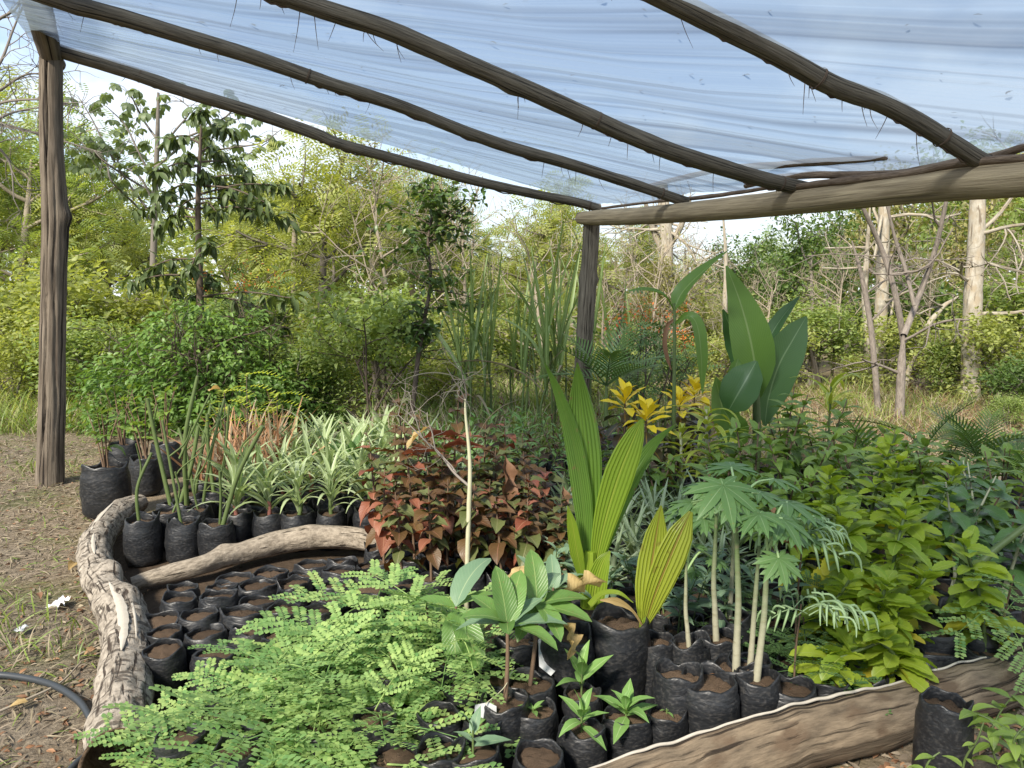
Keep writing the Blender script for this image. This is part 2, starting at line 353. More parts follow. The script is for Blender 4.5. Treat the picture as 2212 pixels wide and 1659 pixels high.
def groundmat():
    m, t = newmat('dry_ground'); tcn = nd(t, 'ShaderNodeTexCoord'); v = tcn.outputs['Object']
    n1 = nd(t, 'ShaderNodeTexNoise', {'Vector': v, 'Scale': .5, 'Detail': 6.0}).outputs[0]
    n2 = nd(t, 'ShaderNodeTexNoise', {'Vector': v, 'Scale': 22.0, 'Detail': 8.0, 'Roughness': .7}).outputs[0]
    n3 = nd(t, 'ShaderNodeTexNoise', {'Vector': v, 'Scale': 1.7, 'Detail': 5.0}).outputs[0]
    c = mixc(t, ramp(t, n2, [(.3, (0, 0, 0)), (.7, (1, 1, 1))]), (.085, .067, .049, 1), (.29, .245, .185, 1))
    c = mixc(t, ramp(t, n3, [(.48, (0, 0, 0)), (.62, (.6, .6, .6))]), c, (.10, .115, .04, 1))
    c = mixc(t, ramp(t, n1, [(.45, (0, 0, 0)), (.6, (.5, .5, .5))]), c, (.24, .18, .11, 1))
    b = nd(t, 'ShaderNodeBump', {'Height': n2, 'Strength': 1.0, 'Distance': .03})
    out(t, nd(t, 'ShaderNodeBsdfPrincipled', {'Base Color': c, 'Roughness': .95, 'Specular IOR Level': .1, 'Normal': b.outputs[0]}).outputs[0]); return m
M['ground'] = groundmat()
M['bedsoil'] = plainmat('bed_soil', (.055, .04, .028), .95, .5, 25, .1, .02)
# leaves
def papstem():
    m, t = newmat('papaya_stem'); g = nd(t, 'ShaderNodeTexCoord').outputs['Object']; z = nd(t, 'ShaderNodeSeparateXYZ', {0: g}).outputs[2]
    n = nd(t, 'ShaderNodeTexNoise', {'Vector': nd(t, 'ShaderNodeMapping', {'Vector': g, 'Scale': (20, 20, 55)}).outputs[0], 'Scale': 1.0, 'Detail': 4.0}).outputs[0]
    f = mth(t, 'ADD', mth(t, 'MULTIPLY', mth(t, 'SUBTRACT', z, .33), 3.2), mth(t, 'MULTIPLY', mth(t, 'SUBTRACT', n, .5), .7), clamp=True)
    c = mixc(t, f, (.30, .285, .20, 1), (.11, .16, .055, 1)); c = mixc(t, ramp(t, n, [(.60, (0, 0, 0)), (.70, (.6, .6, .6))]), c, (.20, .17, .10, 1))
    out(t, nd(t, 'ShaderNodeBsdfPrincipled', {'Base Color': c, 'Roughness': .6, 'Normal': nd(t, 'ShaderNodeBump', {'Height': n, 'Strength': .4, 'Distance': .004}).outputs[0]}).outputs[0]); return m
M['papstem'] = papstem()
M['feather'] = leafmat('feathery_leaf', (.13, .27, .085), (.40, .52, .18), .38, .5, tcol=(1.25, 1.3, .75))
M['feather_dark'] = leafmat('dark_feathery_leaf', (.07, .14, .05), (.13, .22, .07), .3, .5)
M['fern_tip'] = leafmat('pale_fern_tip', (.28, .40, .20), (.36, .48, .26), .25, .5)
M['coco'] = leafmat('coconut_leaf', (.085, .17, .03), (.14, .25, .035), .42, .36, spot=(.17, .15, .05), vein=(.17, .26, .05), vs=.015, ribs=9)
M['coco_y'] = leafmat('yellow_coconut_leaf', (.18, .29, .03), (.27, .36, .04), .45, .36, vein=(.32, .38, .06), vs=.025, ribs=8)
M['coco_b'] = leafmat('browning_coconut_leaf', (.24, .30, .03), (.30, .34, .04), .42, .4, vein=(.22, .13, .04), vs=.03, spot=(.20, .20, .03), ribs=8)
M['banana'] = leafmat('banana_leaf', (.095, .18, .04), (.135, .235, .05), .42, .38, vein=(.22, .30, .12), vs=.03, side=16)
M['banana_d'] = leafmat('dark_banana_leaf', (.045, .105, .036), (.065, .135, .042), .3, .36, vein=(.16, .24, .12), vs=.025, side=16)
M['papaya'] = leafmat('papaya_leaf', (.10, .19, .06), (.155, .27, .085), .3, .42, vein=(.24, .34, .16), vs=.035, tcol=(1.2, 1.4, .7), spot=(.20, .22, .05))
M['papaya_v'] = plainmat('papaya_vein', (.30, .42, .18), .5, .1)
M['kal'] = leafmat('scalloped_leaf', (.19, .29, .035), (.37, .45, .05), .45, .42, vein=(.38, .44, .10), vs=.03)
M['kal_y'] = leafmat('yellow_scalloped_leaf', (.42, .42, .04), (.48, .38, .04), .4, .42)
M['broad'] = leafmat('broad_seedling_leaf', (.09, .18, .045), (.15, .27, .07), .33, .35, vein=(.25, .33, .12), vs=.025, side=7, spot=(.17, .14, .05))
M['glauc'] = leafmat('bluish_seedling_leaf', (.13, .22, .13), (.18, .27, .17), .25, .45, vein=(.26, .34, .2), vs=.03, side=7)
M['small'] = leafmat('young_seedling_leaf', (.13, .25, .07), (.19, .33, .09), .33, .45, vein=(.30, .42, .18), vs=.04)
M['varieg'] = leafmat('striped_strap_leaf', (.22, .30, .11), (.34, .42, .20), .35, .45, stripe=(.42, .49, .30), tcol=(1.2, 1.25, .8))
M['copper'] = leafmat('copper_leaf', (.075, .040, .018), (.135, .085, .032), .25, .45, vein=(.20, .10, .06), vs=.03, side=5, tcol=(1.5, .9, .4))
M['copper_r'] = leafmat('red_copper_leaf', (.20, .06, .035), (.31, .14, .085), .3, .45, vein=(.36, .18, .11), vs=.03, side=6, tcol=(1.4, .8, .5))
M['copper_g'] = leafmat('greenish_copper_leaf', (.09, .11, .035), (.13, .15, .055), .28, .42, vein=(.2, .2, .1), vs=.03, side=5)
M['dry'] = leafmat('dry_leaf', (.42, .30, .13), (.58, .45, .22), .35, .6, vein=(.35, .24, .1), side=5, tcol=(1.2, 1, .6))
M['drybrown'] = leafmat('brown_dead_leaf', (.15, .075, .04), (.26, .145, .08), .15, .7, tcol=(1.2, .9, .5))
M['spiky'] = leafmat('grey_green_spiky_leaf', (.14, .21, .10), (.23, .30, .17), .25, .45, stripe=(.30, .36, .25))
M['croton_y'] = leafmat('yellow_croton_leaf', (.74, .56, .025), (.82, .66, .04), .3, .4, vein=(.75, .6, .08), vs=.04, tcol=(1.1, 1, .5))
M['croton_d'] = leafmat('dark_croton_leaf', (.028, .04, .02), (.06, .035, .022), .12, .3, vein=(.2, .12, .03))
M['drac'] = leafmat('yellow_green_strap_leaf', (.24, .32, .04), (.40, .44, .07), .4, .42, edge=(.5, .5, .12))
M['shrub'] = leafmat('mid_green_leaf', (.10, .18, .035), (.19, .28, .06), .32, .38, vein=(.2, .28, .1), vs=.035, side=6)
M['shrub_l'] = leafmat('light_green_leaf', (.15, .24, .045), (.24, .34, .07), .38, .4, vein=(.26, .34, .12), vs=.03)
M['darkleaf'] = leafmat('deep_green_leaf', (.065, .135, .04), (.10, .185, .055), .22, .34, vein=(.12, .19, .08), vs=.03, side=6)
M['palm'] = leafmat('palm_leaflet', (.075, .14, .04), (.12, .20, .06), .3, .4)
M['palm_y'] = leafmat('yellowing_palm_leaflet', (.17, .24, .05), (.24, .28, .06), .35, .4)
M['lime'] = leafmat('lime_young_leaf', (.38, .46, .05), (.46, .52, .08), .4, .45)
M['litter'] = leafmat('grey_brown_litter', (.14, .108, .075), (.32, .265, .195), .15, .8, tcol=(1.1, 1, .8))
M['strawl'] = leafmat('straw_blade', (.22, .185, .12), (.37, .315, .215), .25, .7, tcol=(1.1, 1, .7))
M['rustl'] = leafmat('rusty_dry_blade', (.28, .14, .07), (.44, .27, .15), .2, .7, tcol=(1.1, .9, .6))
M['grass'] = leafmat('grass_blade', (.11, .18, .035), (.22, .29, .06), .35, .5)
M['cane'] = leafmat('cane_blade', (.12, .19, .065), (.20, .27, .09), .35, .45, vein=(.3, .36, .18), vs=.06)
M['orange'] = leafmat('orange_flower', (.60, .13, .03), (.66, .22, .05), .35, .5, tcol=(1.2, .9, .6))
# background foliage
M['bgA'] = leafmat('sunny_feathery_leaf', (.235, .285, .085), (.40, .43, .15), .5, .5)
M['bgB'] = leafmat('fresh_green_leaf', (.17, .25, .08), (.31, .38, .125), .48, .45)
M['bgC'] = leafmat('deep_canopy_leaf', (.055, .11, .03), (.14, .21, .05), .38, .42)
M['bgD'] = leafmat('olive_leaf', (.22, .225, .09), (.38, .35, .16), .45, .5)
M['bgM'] = leafmat('drooping_tree_leaf', (.055, .085, .028), (.11, .15, .05), .25, .48, vein=(.12, .17, .07), vs=.03)
M['bgCit'] = leafmat('citrus_leaf', (.05, .095, .028), (.11, .17, .045), .3, .36)
M['bgBush'] = leafmat('rounded_bush_leaf', (.08, .165, .04), (.20, .31, .075), .38, .42)
M['cecr'] = leafmat('umbrella_leaf', (.15, .20, .11), (.22, .28, .15), .45, .5)
# ================================================================ ground
def gz(x, y): return .035*noise.noise((x*.45, y*.45, 3.1)) + .015*noise.noise((x*1.9, y*1.9, 7.7))
def make_ground():
    s = np.concatenate([-np.geomspace(260, 12, 22), np.linspace(-10, 10, 90), np.geomspace(12, 260, 22)])
    t = np.concatenate([[-60, -30, -15, -6], np.linspace(-2, 16, 90), np.geomspace(17, 500, 26)])
    X, Y = np.meshgrid(s, t); V = np.stack([X, Y, np.vectorize(gz)(X, Y)], -1).reshape(-1, 3)
    far = np.clip((np.hypot(V[:, 0], V[:, 1])-9)/10, 0, 1); V[:, 2] *= 1-far
    n, m = len(t), len(s); i = np.arange(n-1)[:, None]*m+np.arange(m-1)[None]
    mb = MB(); mb.add(V, np.stack([i, i+1, i+m+1, i+m], -1).reshape(-1, 4))
    tag(mb.build('ground', M['ground']), 'dry trodden earth with straw and patches of grass', None, None, 'structure')
    # dark earth of the nursery bed, a low sheet over the ground
    pts = [onz(300, 1110), onz(215, 1180), onz(285, 1300), onz(330, 1420), onz(320, 1659), np.array([-.9, 1.4, 0]), np.array([.3, 1.5, 0]), onz(1500, 1640), onz(2240, 1470),
           np.array([3.4, 3.6, 0]), np.array([3.2, 6.3, 0]), np.array([1.0, 7.6, 0]), np.array([-2.4, 6.6, 0])]
    c = np.mean(pts, 0); rings = []; K = 14
    B = smooth_path(pts+[pts[0]], 90)[:-1]; n = len(B)
    V = [c+[0, 0, .05]]
    for k in range(1, K+1):
        for b in B:
            p = c+(b-c)*k/K; V.append((p[0], p[1], gz(p[0], p[1])+(.022 if k < K else -.02)))
    f3 = [[0, 1+j, 1+(j+1) % n] for j in range(n)]
    f4 = [[1+k*n+j, 1+(k+1)*n+j, 1+(k+1)*n+(j+1) % n, 1+k*n+(j+1) % n] for k in range(K-1) for j in range(n)]
    mb = MB(); mb.add(V, [np.array(f3), np.array(f4)])
    tag(mb.build('nursery_bed_earth', M['bedsoil']), 'dark moist earth under the rows of black bags', None, None, 'structure')
make_ground()

# ================================================================ shelter
Lp = at(110, 124, 6.06); Cc = at(1262, 471, 7.4); Ce = at(2212, 383, 3.5); dB = Ce-Cc
def make_shelter():
    root = thing('nursery_shelter', 'open pole shelter roofed with milky plastic sheet over the seedlings', 'shelter', (Lp[0], Lp[1], 0))
    o = np.array(root.location)
    def part(mb, name, mat, smooth=True): return mb.build(name, mat, root, o, smooth)
    # left post
    px = [(109, 128), (111, 300), (117, 440), (116, 600), (113, 800), (110, 950), (109, 1046)]
    P = [at(x, y, 6.06) for x, y in px]; P.append(P[-1]+[0, 0, -.25])
    mb = MB(); tube(mb, P, [.078, .082, .086, .09, .092, .095, .105, .105], 80, 110, True, .05, .03, [(.33, R(165), .30, .016), (.35, R(165), .16, .07), (.75, R(170), .08, .05)], 1, grooves=[(R(-95), .30, .07, -.1, .55), (R(-62), .22, .06, .0, .42), (R(-80), .26, .08, .35, .9), (R(-130), .1, .1, .2, .8)])
    tag(part(mb, 'post', M['post']), 'cracked grey brown post at the left corner')
    # corner post
    P = [at(x, y, 7.4) for x, y in [(1278, 482), (1274, 560), (1268, 640), (1262, 740), (1256, 830), (1253, 930), (1252, 975)]]; P.append(P[-1]*[1, 1, 0]-[0, 0, .2])
    mb = MB(); tube(mb, P, [.078, .076, .085, .08, .078, .085, .088, .088], 28, 70, True, .05, .05, [(.22, 0.5, .2, .02), (.22, 3.4, .2, .02)], 2)
    tag(part(mb, 'post', M['rafter']), 'dark corner post behind the coconut seedling')
    # beams
    P = [onplane(x, y, Cc, Ce) for x, y in [(1254, 471), (1300, 470), (1400, 465), (1600, 448), (1800, 426), (2000, 402), (2212, 383)]]
    P += [P[-1]+dB*.25, P[-1]+dB*.75]
    mb = MB(); tube(mb, P, [.058, .07, .073, .076, .08, .084, .087, .09, .095], 30, 110, True, .03, .04, seed=3)
    tag(part(mb, 'beam', M['beam']), 'smooth pale beam along the right side')
    Le = Lp+np.array([dB[0], dB[1], 0])*.9
    P = [Lp+[-.02, .12, -.02]]+[onplane(x, y, Lp, Le) for x, y in [(110, 122), (98, 75), (84, 25), (62, -45)]]
    P += [P[-1]+dB*[1, 1, 0]*.35, P[-1]+dB*[1, 1, 0]*1.3]
    mb = MB(); tube(mb, P, [.06, .075, .085, .09, .09, .09, .09], 26, 90, True, .06, .03, [(.03, 2.0, .3, .02)], 4)
    tag(part(mb, 'beam', M['post']), 'dark near beam resting on the left post')
    # rafters, as seen, each in the upright plane through its two bearings
    px = {0: [(118, 104), (137, 113), (273, 154), (410, 201), (546, 242), (683, 290), (734, 311), (871, 348), (1008, 386), (1144, 417), (1247, 437), (1295, 450)],
          1: [(-60, -62), (20, -36), (136, 3), (273, 41), (410, 82), (546, 123), (683, 171), (734, 188), (871, 232), (1008, 286), (1110, 321), (1212, 349), (1281, 370), (1383, 403), (1484, 437)],
          2: [(-110, -260), (200, -150), (480, -52), (620, -6), (734, 32), (837, 65), (973, 123), (1110, 181), (1247, 242), (1349, 287), (1451, 328), (1560, 362), (1650, 388), (1740, 408)],
          3: [(-380, -960), (300, -600), (900, -285), (1250, -100), (1480, 17), (1580, 68), (1682, 120), (1784, 178), (1850, 204), (1904, 222), (1972, 258), (2041, 300), (2109, 343), (2140, 358)]}
    S = [0, .362, .672, .955]; rad = [(.050, .042), (.050, .038), (.052, .042), (.048, .040)]; ends = []
    for k in range(4):
        A = Lp+dB*[1, 1, 0]*S[k]; B = Cc+dB*S[k]
        P = [onplane(x, y, A, B) for x, y in px[k]]
        kn = [(.1+.8*random.random(), random.random()*6, .28, .012) for _ in range(4)]
        mb = MB(); P2 = tube(mb, P, np.linspace(*rad[k], 6)*(1+.06*rng.standard_normal(6)), 22, 150, True, .05, .05, kn, 10+k)
        r = part(mb, 'rafter', M['rafter'])
        r['label'] = ['outermost rafter from the left post to the corner post', 'second rafter from the outer edge of the roof', 'third rafter from the outer edge of the roof', 'thickest rafter nearest the viewer at upper right'][k]
        ends.append((P2[0], P2[-1]))
        T_, A_, B_ = frames(P2)
        for i in ((30, 141), (62, 143), (96, 142), (78, 125, 144))[k]:
            rr = np.interp(i/149, [0, 1], rad[k])*1.07; mb = MB()
            for t_ in (0, 1): tube(mb, [P2[i]+T_[i]*(.006*t_+.004*math.sin(q))+A_[i]*math.cos(q)*rr+B_[i]*math.sin(q)*rr for q in np.linspace(0, 6.5, 20)], [.0022, .0022], 5, 40, False)
            mb.build('bark_tie', M['strip'], r, o)
        fb = MB()                            # shreds of bark hanging off the rafter
        for _ in range([10, 16, 26, 16][k]):
            i = random.randrange(20, 146); p = P2[i]-[0, 0, rad[k][1]*.8]; L = random.uniform(.03, .15)*(.5+random.random())
            d = rng.normal(0, .35, 3); q = [p, p+[d[0]*L*.4, d[1]*L*.4, -L*.5], p+[d[0]*L+.02*d[2], d[1]*L, -L]]
            tube(fb, q, [.0022, .0018, .0007], 4, 6, False)
        for _ in range(10):
            i = random.randrange(10, 146); p = P2[i]-[0, 0, rad[k][1]*.95]; q = P2[min(149, i+4)]-[0, 0, rad[k][1]*1.0]
            tube(fb, [p, (p+q)/2-[0, 0, .012], q], [.004, .006, .002], 4, 5, False)
        f = fb.build('bark_shreds', M['strip'], r, o); f['kind'] = 'stuff'
    # loose sticks lying over the right beam
    stk = [([(1385, 405), (1470, 385), (1560, 365), (1680, 356), (1800, 348), (1915, 341)], [.014, .018, .02, .021, .022, .012], -.03, .10),
           ([(1610, 402), (1680, 384), (1760, 378), (1860, 378), (1960, 372), (2060, 352), (2140, 340), (2230, 312)], [.016, .02, .022, .022, .022, .022, .02, .02], .02, .05),
           ([(1690, 408), (1760, 398), (1850, 388), (1960, 375), (2080, 352), (2230, 340)], [.014, .02, .022, .02, .02, .02], -.02, -.02),
           ([(1300, 450), (1400, 437), (1500, 428), (1600, 415), (1690, 400)], [.012, .014, .016, .014, .012], .05, .0)]
    for i, (q, r, off, lift) in enumerate(stk):
        P = [onplane(x, y, Cc+[off*2.5, off, 0], Ce+[off*2.5, off, 0]) for x, y in q]
        mb = MB(); tube(mb, P, r, 10, 50, True, .18, .1, seed=20+i); part(mb, 'purlin_stick', M['stick'])
    # plastic sheet
    ns, nu = 150, 90; U = np.linspace(-.03, 1.03, nu); SS = np.linspace(-.015, 2.3, ns); V = []; UV = []
    for s in SS:
        a = Lp+dB*[1, 1, 0]*s+[0, 0, .03]; b = Cc+dB*s+[0, 0, .10]
        k = min(range(4), key=lambda q: abs(S[q]-s))
        for u in U:
            wq = math.log(max(s, -.05)+.12)-1.15*u
            p = a+(b-a)*u
            near = min(abs(s-q) for q in S)
            w = .010*noise.noise((wq*9, u*1.5, .3)) + .006*noise.noise((wq*26, u*2.5, 4.0))
            sag = -.035*min(1, near/.16)+.03
            V.append((p[0], p[1], p[2]+w+sag+.035)); UV.append((u, wq*2.2))
    i = np.arange(ns-1)[:, None]*nu+np.arange(nu-1)[None]
    mb = MB(); mb.add(V, np.stack([i, i+nu, i+nu+1, i+1], -1).reshape(-1, 4), np.array(UV))
    sh = part(mb, 'plastic_sheet', M['sheet']); sh['label'] = 'milky translucent plastic roof sheet wrinkled between the rafters'
    # leaf scraps lying on the sheet
    lb = MB(); tl = leaf('lance', .35, 3, 3, .5, .3)
    V = np.array(V).reshape(ns, nu, 3); N = 170
    ii = rng.integers(1, 80, N); jj = rng.integers(2, nu-2, N)
    lb.many(tl, V[ii, jj]+[0, 0, .012], rots(rng.uniform(0, 6.28, N), rng.normal(0, .1, N)), rng.uniform(.02, .06, N)*rng.uniform(.4, 1, N), rng.random(N))
    tag(lb.build('leaf_scraps', M['drybrown']), 'scattered leaf scraps lying on top of the plastic roof', None, None, 'stuff')
make_shelter()

# ================================================================ logs and loose things on the left
def make_logs():
    px = [(300, 1088, .10), (262, 1106, .10), (222, 1150, .11), (205, 1195, .11), (215, 1250, .11), (243, 1300, .11), (268, 1350, .11), (276, 1410, .11), (270, 1480, .11), (262, 1550, .11), (255, 1645, .11)]
    P = [onz(*q) for q in px]; C0 = P[6]
    root = thing('curved_log', 'long curved pale log with peeling bark edging the bed, hollow at its near end', 'log', (C0[0], C0[1], 0)); o = np.array(root.location)
    mb = MB(); P2 = tube(mb, P, [.066, .078, .084, .084, .08, .086, .096, .096, .094, .092, .1], 40, 190, False, .15, .05, [(.50, 1.0, .45, .025), (.62, .9, .35, .03), (.30, 2.6, .15, .03)], 31)
    # hollow end: inner wall and rim
    mb.build('bark', M['log'], root, o)
    T, A, B = frames(P2); e = P2[-1]; mb = MB(); n = 34; th = np.linspace(0, 2*np.pi, n, endpoint=False)
    rr = .105*(1+.08*np.array([noise.noise((math.cos(t)*1.5, math.sin(t)*1.5, 2)) for t in th])); V = []
    for d, f in ((.004, 1.0), (.006, .90), (-.05, .84), (-.16, .78), (-.22, .45), (-.23, .02)):
        for t, r in zip(th, rr): V.append(e+T[-1]*d+A[-1]*math.cos(t)*r*f+B[-1]*math.sin(t)*r*f)
    i = np.arange(5)[:, None]*n; j = np.arange(n)[None]
    mb.add(V, np.stack([i+j, i+(j+1) % n, i+n+(j+1) % n, i+n+j], -1).reshape(-1, 4), np.stack([np.tile(th/6.283, 6), np.repeat(np.arange(6)*.05, n)], -1))
    w = mb.build('hollow_end', M['soil'], root, o); w['label'] = 'dark hollow sawn end of the curved log'  # soil colour paints the inside dark, standing in for shade in the hollow
    # strips of bare pale wood along the top
    for (a, b, ang, wd) in ((95, 147, .10, .35), (96, 140, -.35, .12), (20, 50, .3, .28), (52, 70, .05, .2)):
        m2 = MB(); k = b-a; V = []
        for q in range(k):
            s_ = math.sin(math.pi*(q+.5)/k)**.7*(1+.25*noise.noise((q*.3, a, 1)))
            for c_ in (-1, -.3, .3, 1):
                t = ang+c_*wd*s_*.6; up = A[a+q]*math.cos(t+0)+0*B[a+q]
                d = np.array([0, 0, 1.0]); sd = np.cross(T[a+q], d); sd /= np.linalg.norm(sd)
                rad = (.099 if a > 90 else .083)*(1.0 if abs(c_) < .9 else .97)+.004
                V.append(P2[a+q]+d*math.cos(t)*rad+sd*math.sin(t)*rad)
        i = np.arange(k-1)[:, None]*4+np.arange(3)[None]
        m2.add(V, np.stack([i, i+4, i+5, i+1], -1).reshape(-1, 4)); m2.build('bare_wood_strip', M['paleedge'], root, o)
    px = [(285, 1262, .06), (330, 1248, .075), (420, 1225, .10), (480, 1205, .11), (540, 1188, .12), (620, 1168, .14), (700, 1160, .15), (770, 1163, .15), (818, 1176, .13), (900, 1195, .08)]
    mb = MB(); tube(mb, [onz(*q) for q in px], [.035, .042, .048, .055, .06, .065, .065, .06, .055, .045], 26, 110, True, .12, .06, [(.3, 1, .3, .03), (.6, 2, .3, .04)], 37)
    c = onz(540, 1188, 0); r = thing('bent_log', 'bent rough branch log lying between two blocks of black bags', 'log', c); mb.build('bark', M['log2'], r, np.array(r.location))
    # long slab in front on the right
    A_, B_ = onz(1240, 1700, .20), onz(2330, 1352, .20); n = 150; V = []; UV = []; K = 22; E = []
    d = (B_-A_)/np.linalg.norm(B_-A_); sd = np.cross(d, [0, 0, 1]); L = np.linalg.norm(B_-A_)
    for i in range(n):
        t = i/(n-1); p = A_+(B_-A_)*t
        p = p+sd*(-.02*math.sin(t*5.2)+.01*noise.noise((t*9, 1, 2)))
        top = .20+.015*math.sin(t*6+1)+.008*noise.noise((t*30, 3, 1))+.012*noise.noise((t*8, 3, 1))
        for k in range(K):
            a = 2*np.pi*k/K; y, z = math.cos(a), math.sin(a)
            rr = 1+.10*noise.fractal((y*1.4, z*1.4, t*L*4), 1, 2, 3)
            zz_ = top*.5+z*top*.55*rr; yy = y*(.085 if y > 0 else .05)*rr*(1.0-.25*max(0, z))
            V.append((p[0]+sd[0]*yy, p[1]+sd[1]*yy, zz_)); UV.append((k/K, t*L))
        E.append(np.array([p[0]-sd[0]*.012, p[1]-sd[1]*.012, top*1.055]))
    i = np.arange(n-1)[:, None]*K; j = np.arange(K)[None]
    mb = MB(); mb.add(V, np.stack([i+j, i+(j+1) % K, i+K+(j+1) % K, i+K+j], -1).reshape(-1, 4), np.array(UV))
    c = (A_+B_)/2; r = thing('edging_log', 'long brown weathered log with a pale split edge in the right foreground', 'log', (c[0], c[1], 0)); o = np.array(r.location)
    mb.build('body', M['slab'], r, o)
    mb = MB(); tube(mb, E[:112], [.003, .005, .006, .004, .006, .004, .005, .003], 8, 220, True, .35, .25, seed=5); mb.build('split_edge', M['paleedge'], r, o)  # split bark edge; the light it catches is painted in as pale colour
    # stake, hose
    b = onz(345, 1690); mb = MB(); tube(mb, [b-[0, 0, .1], b+[0, 0, .09], b+[.004, 0, .18]], [.028, .03, .027], 8, 16, True, .08, .05, seed=8, flat=.5)
    tag(mb.build('wooden_stake', M['log2']), 'short flat wooden stake at the hollow log end', 'stake')
    mb = MB(); hp = [onz(x, y, .018) for x, y in [(-160, 1462), (-30, 1457), (40, 1462), (110, 1478), (165, 1510), (192, 1545), (200, 1580), (192, 1625), (165, 1650), (120, 1700), (40, 1790)]]
    tube(mb, hp, [.013], 10, 90, True); tag(mb.build('hose', M['hose']), 'black irrigation hose curling past the log end on dry ground', 'hose')
    # scraps
    def crumple(name, x, y, s, mat, label, cat, seed):
        p = onz(x, y, .012); m_ = MB(); g = 9; V = []
        for a in range(g):
            for b_ in range(g):
                u, v = a/(g-1)-.5, b_/(g-1)-.5; q = noise.noise_vector((u*3+seed, v*3, seed))
                if u*u+v*v > .2: u *= .82; v *= .82
                V.append(p+np.array([u*s+q[0]*s*.25, v*s*1.3+q[1]*s*.25, abs(q[2])*s*.55]))
        i_ = np.arange(g-1)[:, None]*g+np.arange(g-1)[None]
        m_.add(V, np.stack([i_, i_+1, i_+g+1, i_+g], -1).reshape(-1, 4)); tag(m_.build(name, mat), label, cat)
    crumple('plastic_scrap', 128, 1306, .085, M['whitepl'], 'crumpled white plastic scrap on the dry ground left of the log', 'litter', 3)
    crumple('paper_scrap', 44, 1360, .05, M['label'], 'small pale scrap on dry ground near the picture edge', 'litter', 5)
    tl = leaf('ovate', .5, 6, 5, .9, .4, .2, 3)
    for x, y, s, mk, lab in ((178, 1288, .11, 'rustl', 'reddish dry leaf beside the curved log'), (75, 1282, .09, 'drybrown', 'dark curled dead leaf above the white scrap'), (162, 1215, .11, 'dry', 'yellow dry leaf leaning on the curved log'),
                         (60, 1515, .06, 'dry', 'small pale dry leaf below the hose'), (205, 1400, .06, 'rustl', 'small brown leaf at the foot of the curved log')):
        p = onz(x, y, .02); o_ = place(tmesh('fallen_leaf', tl, M[mk]), 'fallen_leaf', None, mtx(p, rng.uniform(0, 6), .15, .3, s)); tag(o_, lab, 'leaf')
    for q in ([(-20, 1545), (60, 1510), (130, 1475), (175, 1430)], [(160, 1420), (200, 1400), (245, 1375)]):
        mb = MB(); tube(mb, [onz(x, y, .012) for x, y in q], [.006, .005, .003], 5, 16); tag(mb.build('fallen_twig', M['twig']), 'long pale twig lying across the hose' if q[0][0] < 0 else 'short pale twig touching the curved log', 'twig')
make_logs()

# litter and short dry grass on the left path, leaf litter by the slab
def scatter(name, label, n, xr, yr, tpl, mats, size, el, keep=lambda p: True, zoff=.004, stuff=True):
    P = []
    while len(P) < n:
        q = onz(random.uniform(*xr), random.uniform(*yr))
        if keep(q): P.append(q)
    P = np.array(P)
    for p in P: p[2] = gz(p[0], p[1])*(1 if math.hypot(p[0], p[1]) < 9 else max(0, 1-(math.hypot(p[0], p[1])-9)/10))+zoff
    mb = MB(); mi = rng.integers(0, len(mats), n)
    for k in range(len(mats)):
        s = mi == k; m = int(s.sum())
        mb.many(tpl, P[s], rots(rng.uniform(0, 6.283, m), rng.uniform(*el, m), rng.normal(0, .5, m)), rng.uniform(*size, m), rng.random(m), k)
    return tag(mb.build(name, [M[k] for k in mats]), label, None, None, 'stuff')
blade = leaf('strap', .055, 4, 2, 1.1, 0)
chip = leaf('ovate', .38, 3, 3, .9, .35)
def uniform_ground(n, x0, x1, y0, y1): return np.stack([rng.uniform(x0, x1, n), rng.uniform(y0, y1, n), np.zeros(n)], -1)
def strew(name, label, P, tpl, mats, size, el):
    for p in P: p[2] = gz(p[0], p[1])+.004 if math.hypot(p[0], p[1]) < 9 else .004
    mb = MB(); mi = rng.integers(0, len(mats), len(P))
    for k in range(len(mats)):
        s = mi == k; m = int(s.sum())
        mb.many(tpl, P[s], rots(rng.uniform(0, 6.283, m), rng.uniform(*el, m), rng.normal(0, .5, m)), rng.uniform(*size, m), rng.random(m), k)
    return tag(mb.build(name, [M[k] for k in mats]), label, None, None, 'stuff')
def leftside(P): return P[P[:, 0] < np.interp(P[:, 1], [1.5, 2.3, 2.9, 3.6, 4.4, 5.0, 6, 14], [-1.25, -1.22, -1.55, -1.9, -2.45, -2.6, -3.1, -6.0])]
strew('leaf_litter', 'dry leaf fragments and straw littering the trodden ground on the left', leftside(uniform_ground(26000, -7, -1, 1.4, 9)), chip, ['litter', 'litter', 'drybrown', 'strawl', 'litter'], (.012, .045), (-.2, .35))
strew('dry_grass', 'short dry grass blades matted on the left path', leftside(uniform_ground(26000, -7, -1, 1.4, 9)), blade, ['strawl', 'litter', 'grass', 'litter'], (.05, .12), (-.05, .5))
def sparse(P, s, lo): return P[[noise.noise((p[0]*s, p[1]*s, 5.5)) > lo for p in P]]
strew('green_grass', 'low green grass growing in patches on the left ground', sparse(leftside(uniform_ground(26000, -9, -1.4, 3, 12)), 1.1, .08), blade, ['grass', 'bgB', 'strawl'], (.06, .17), (.4, 1.4))
strew('right_litter', 'dead leaves and twigs littering the earth in front of the brown log', uniform_ground(2500, .2, 2.3, 1.35, 2.7), chip, ['drybrown', 'litter', 'rustl', 'litter'], (.015, .07), (-.3, .5))
strew('bed_litter', 'brown leaf bits between the black bags', uniform_ground(6000, -2.2, 3.0, 2.0, 7), chip, ['drybrown', 'rustl'], (.015, .05), (-.3, .5))
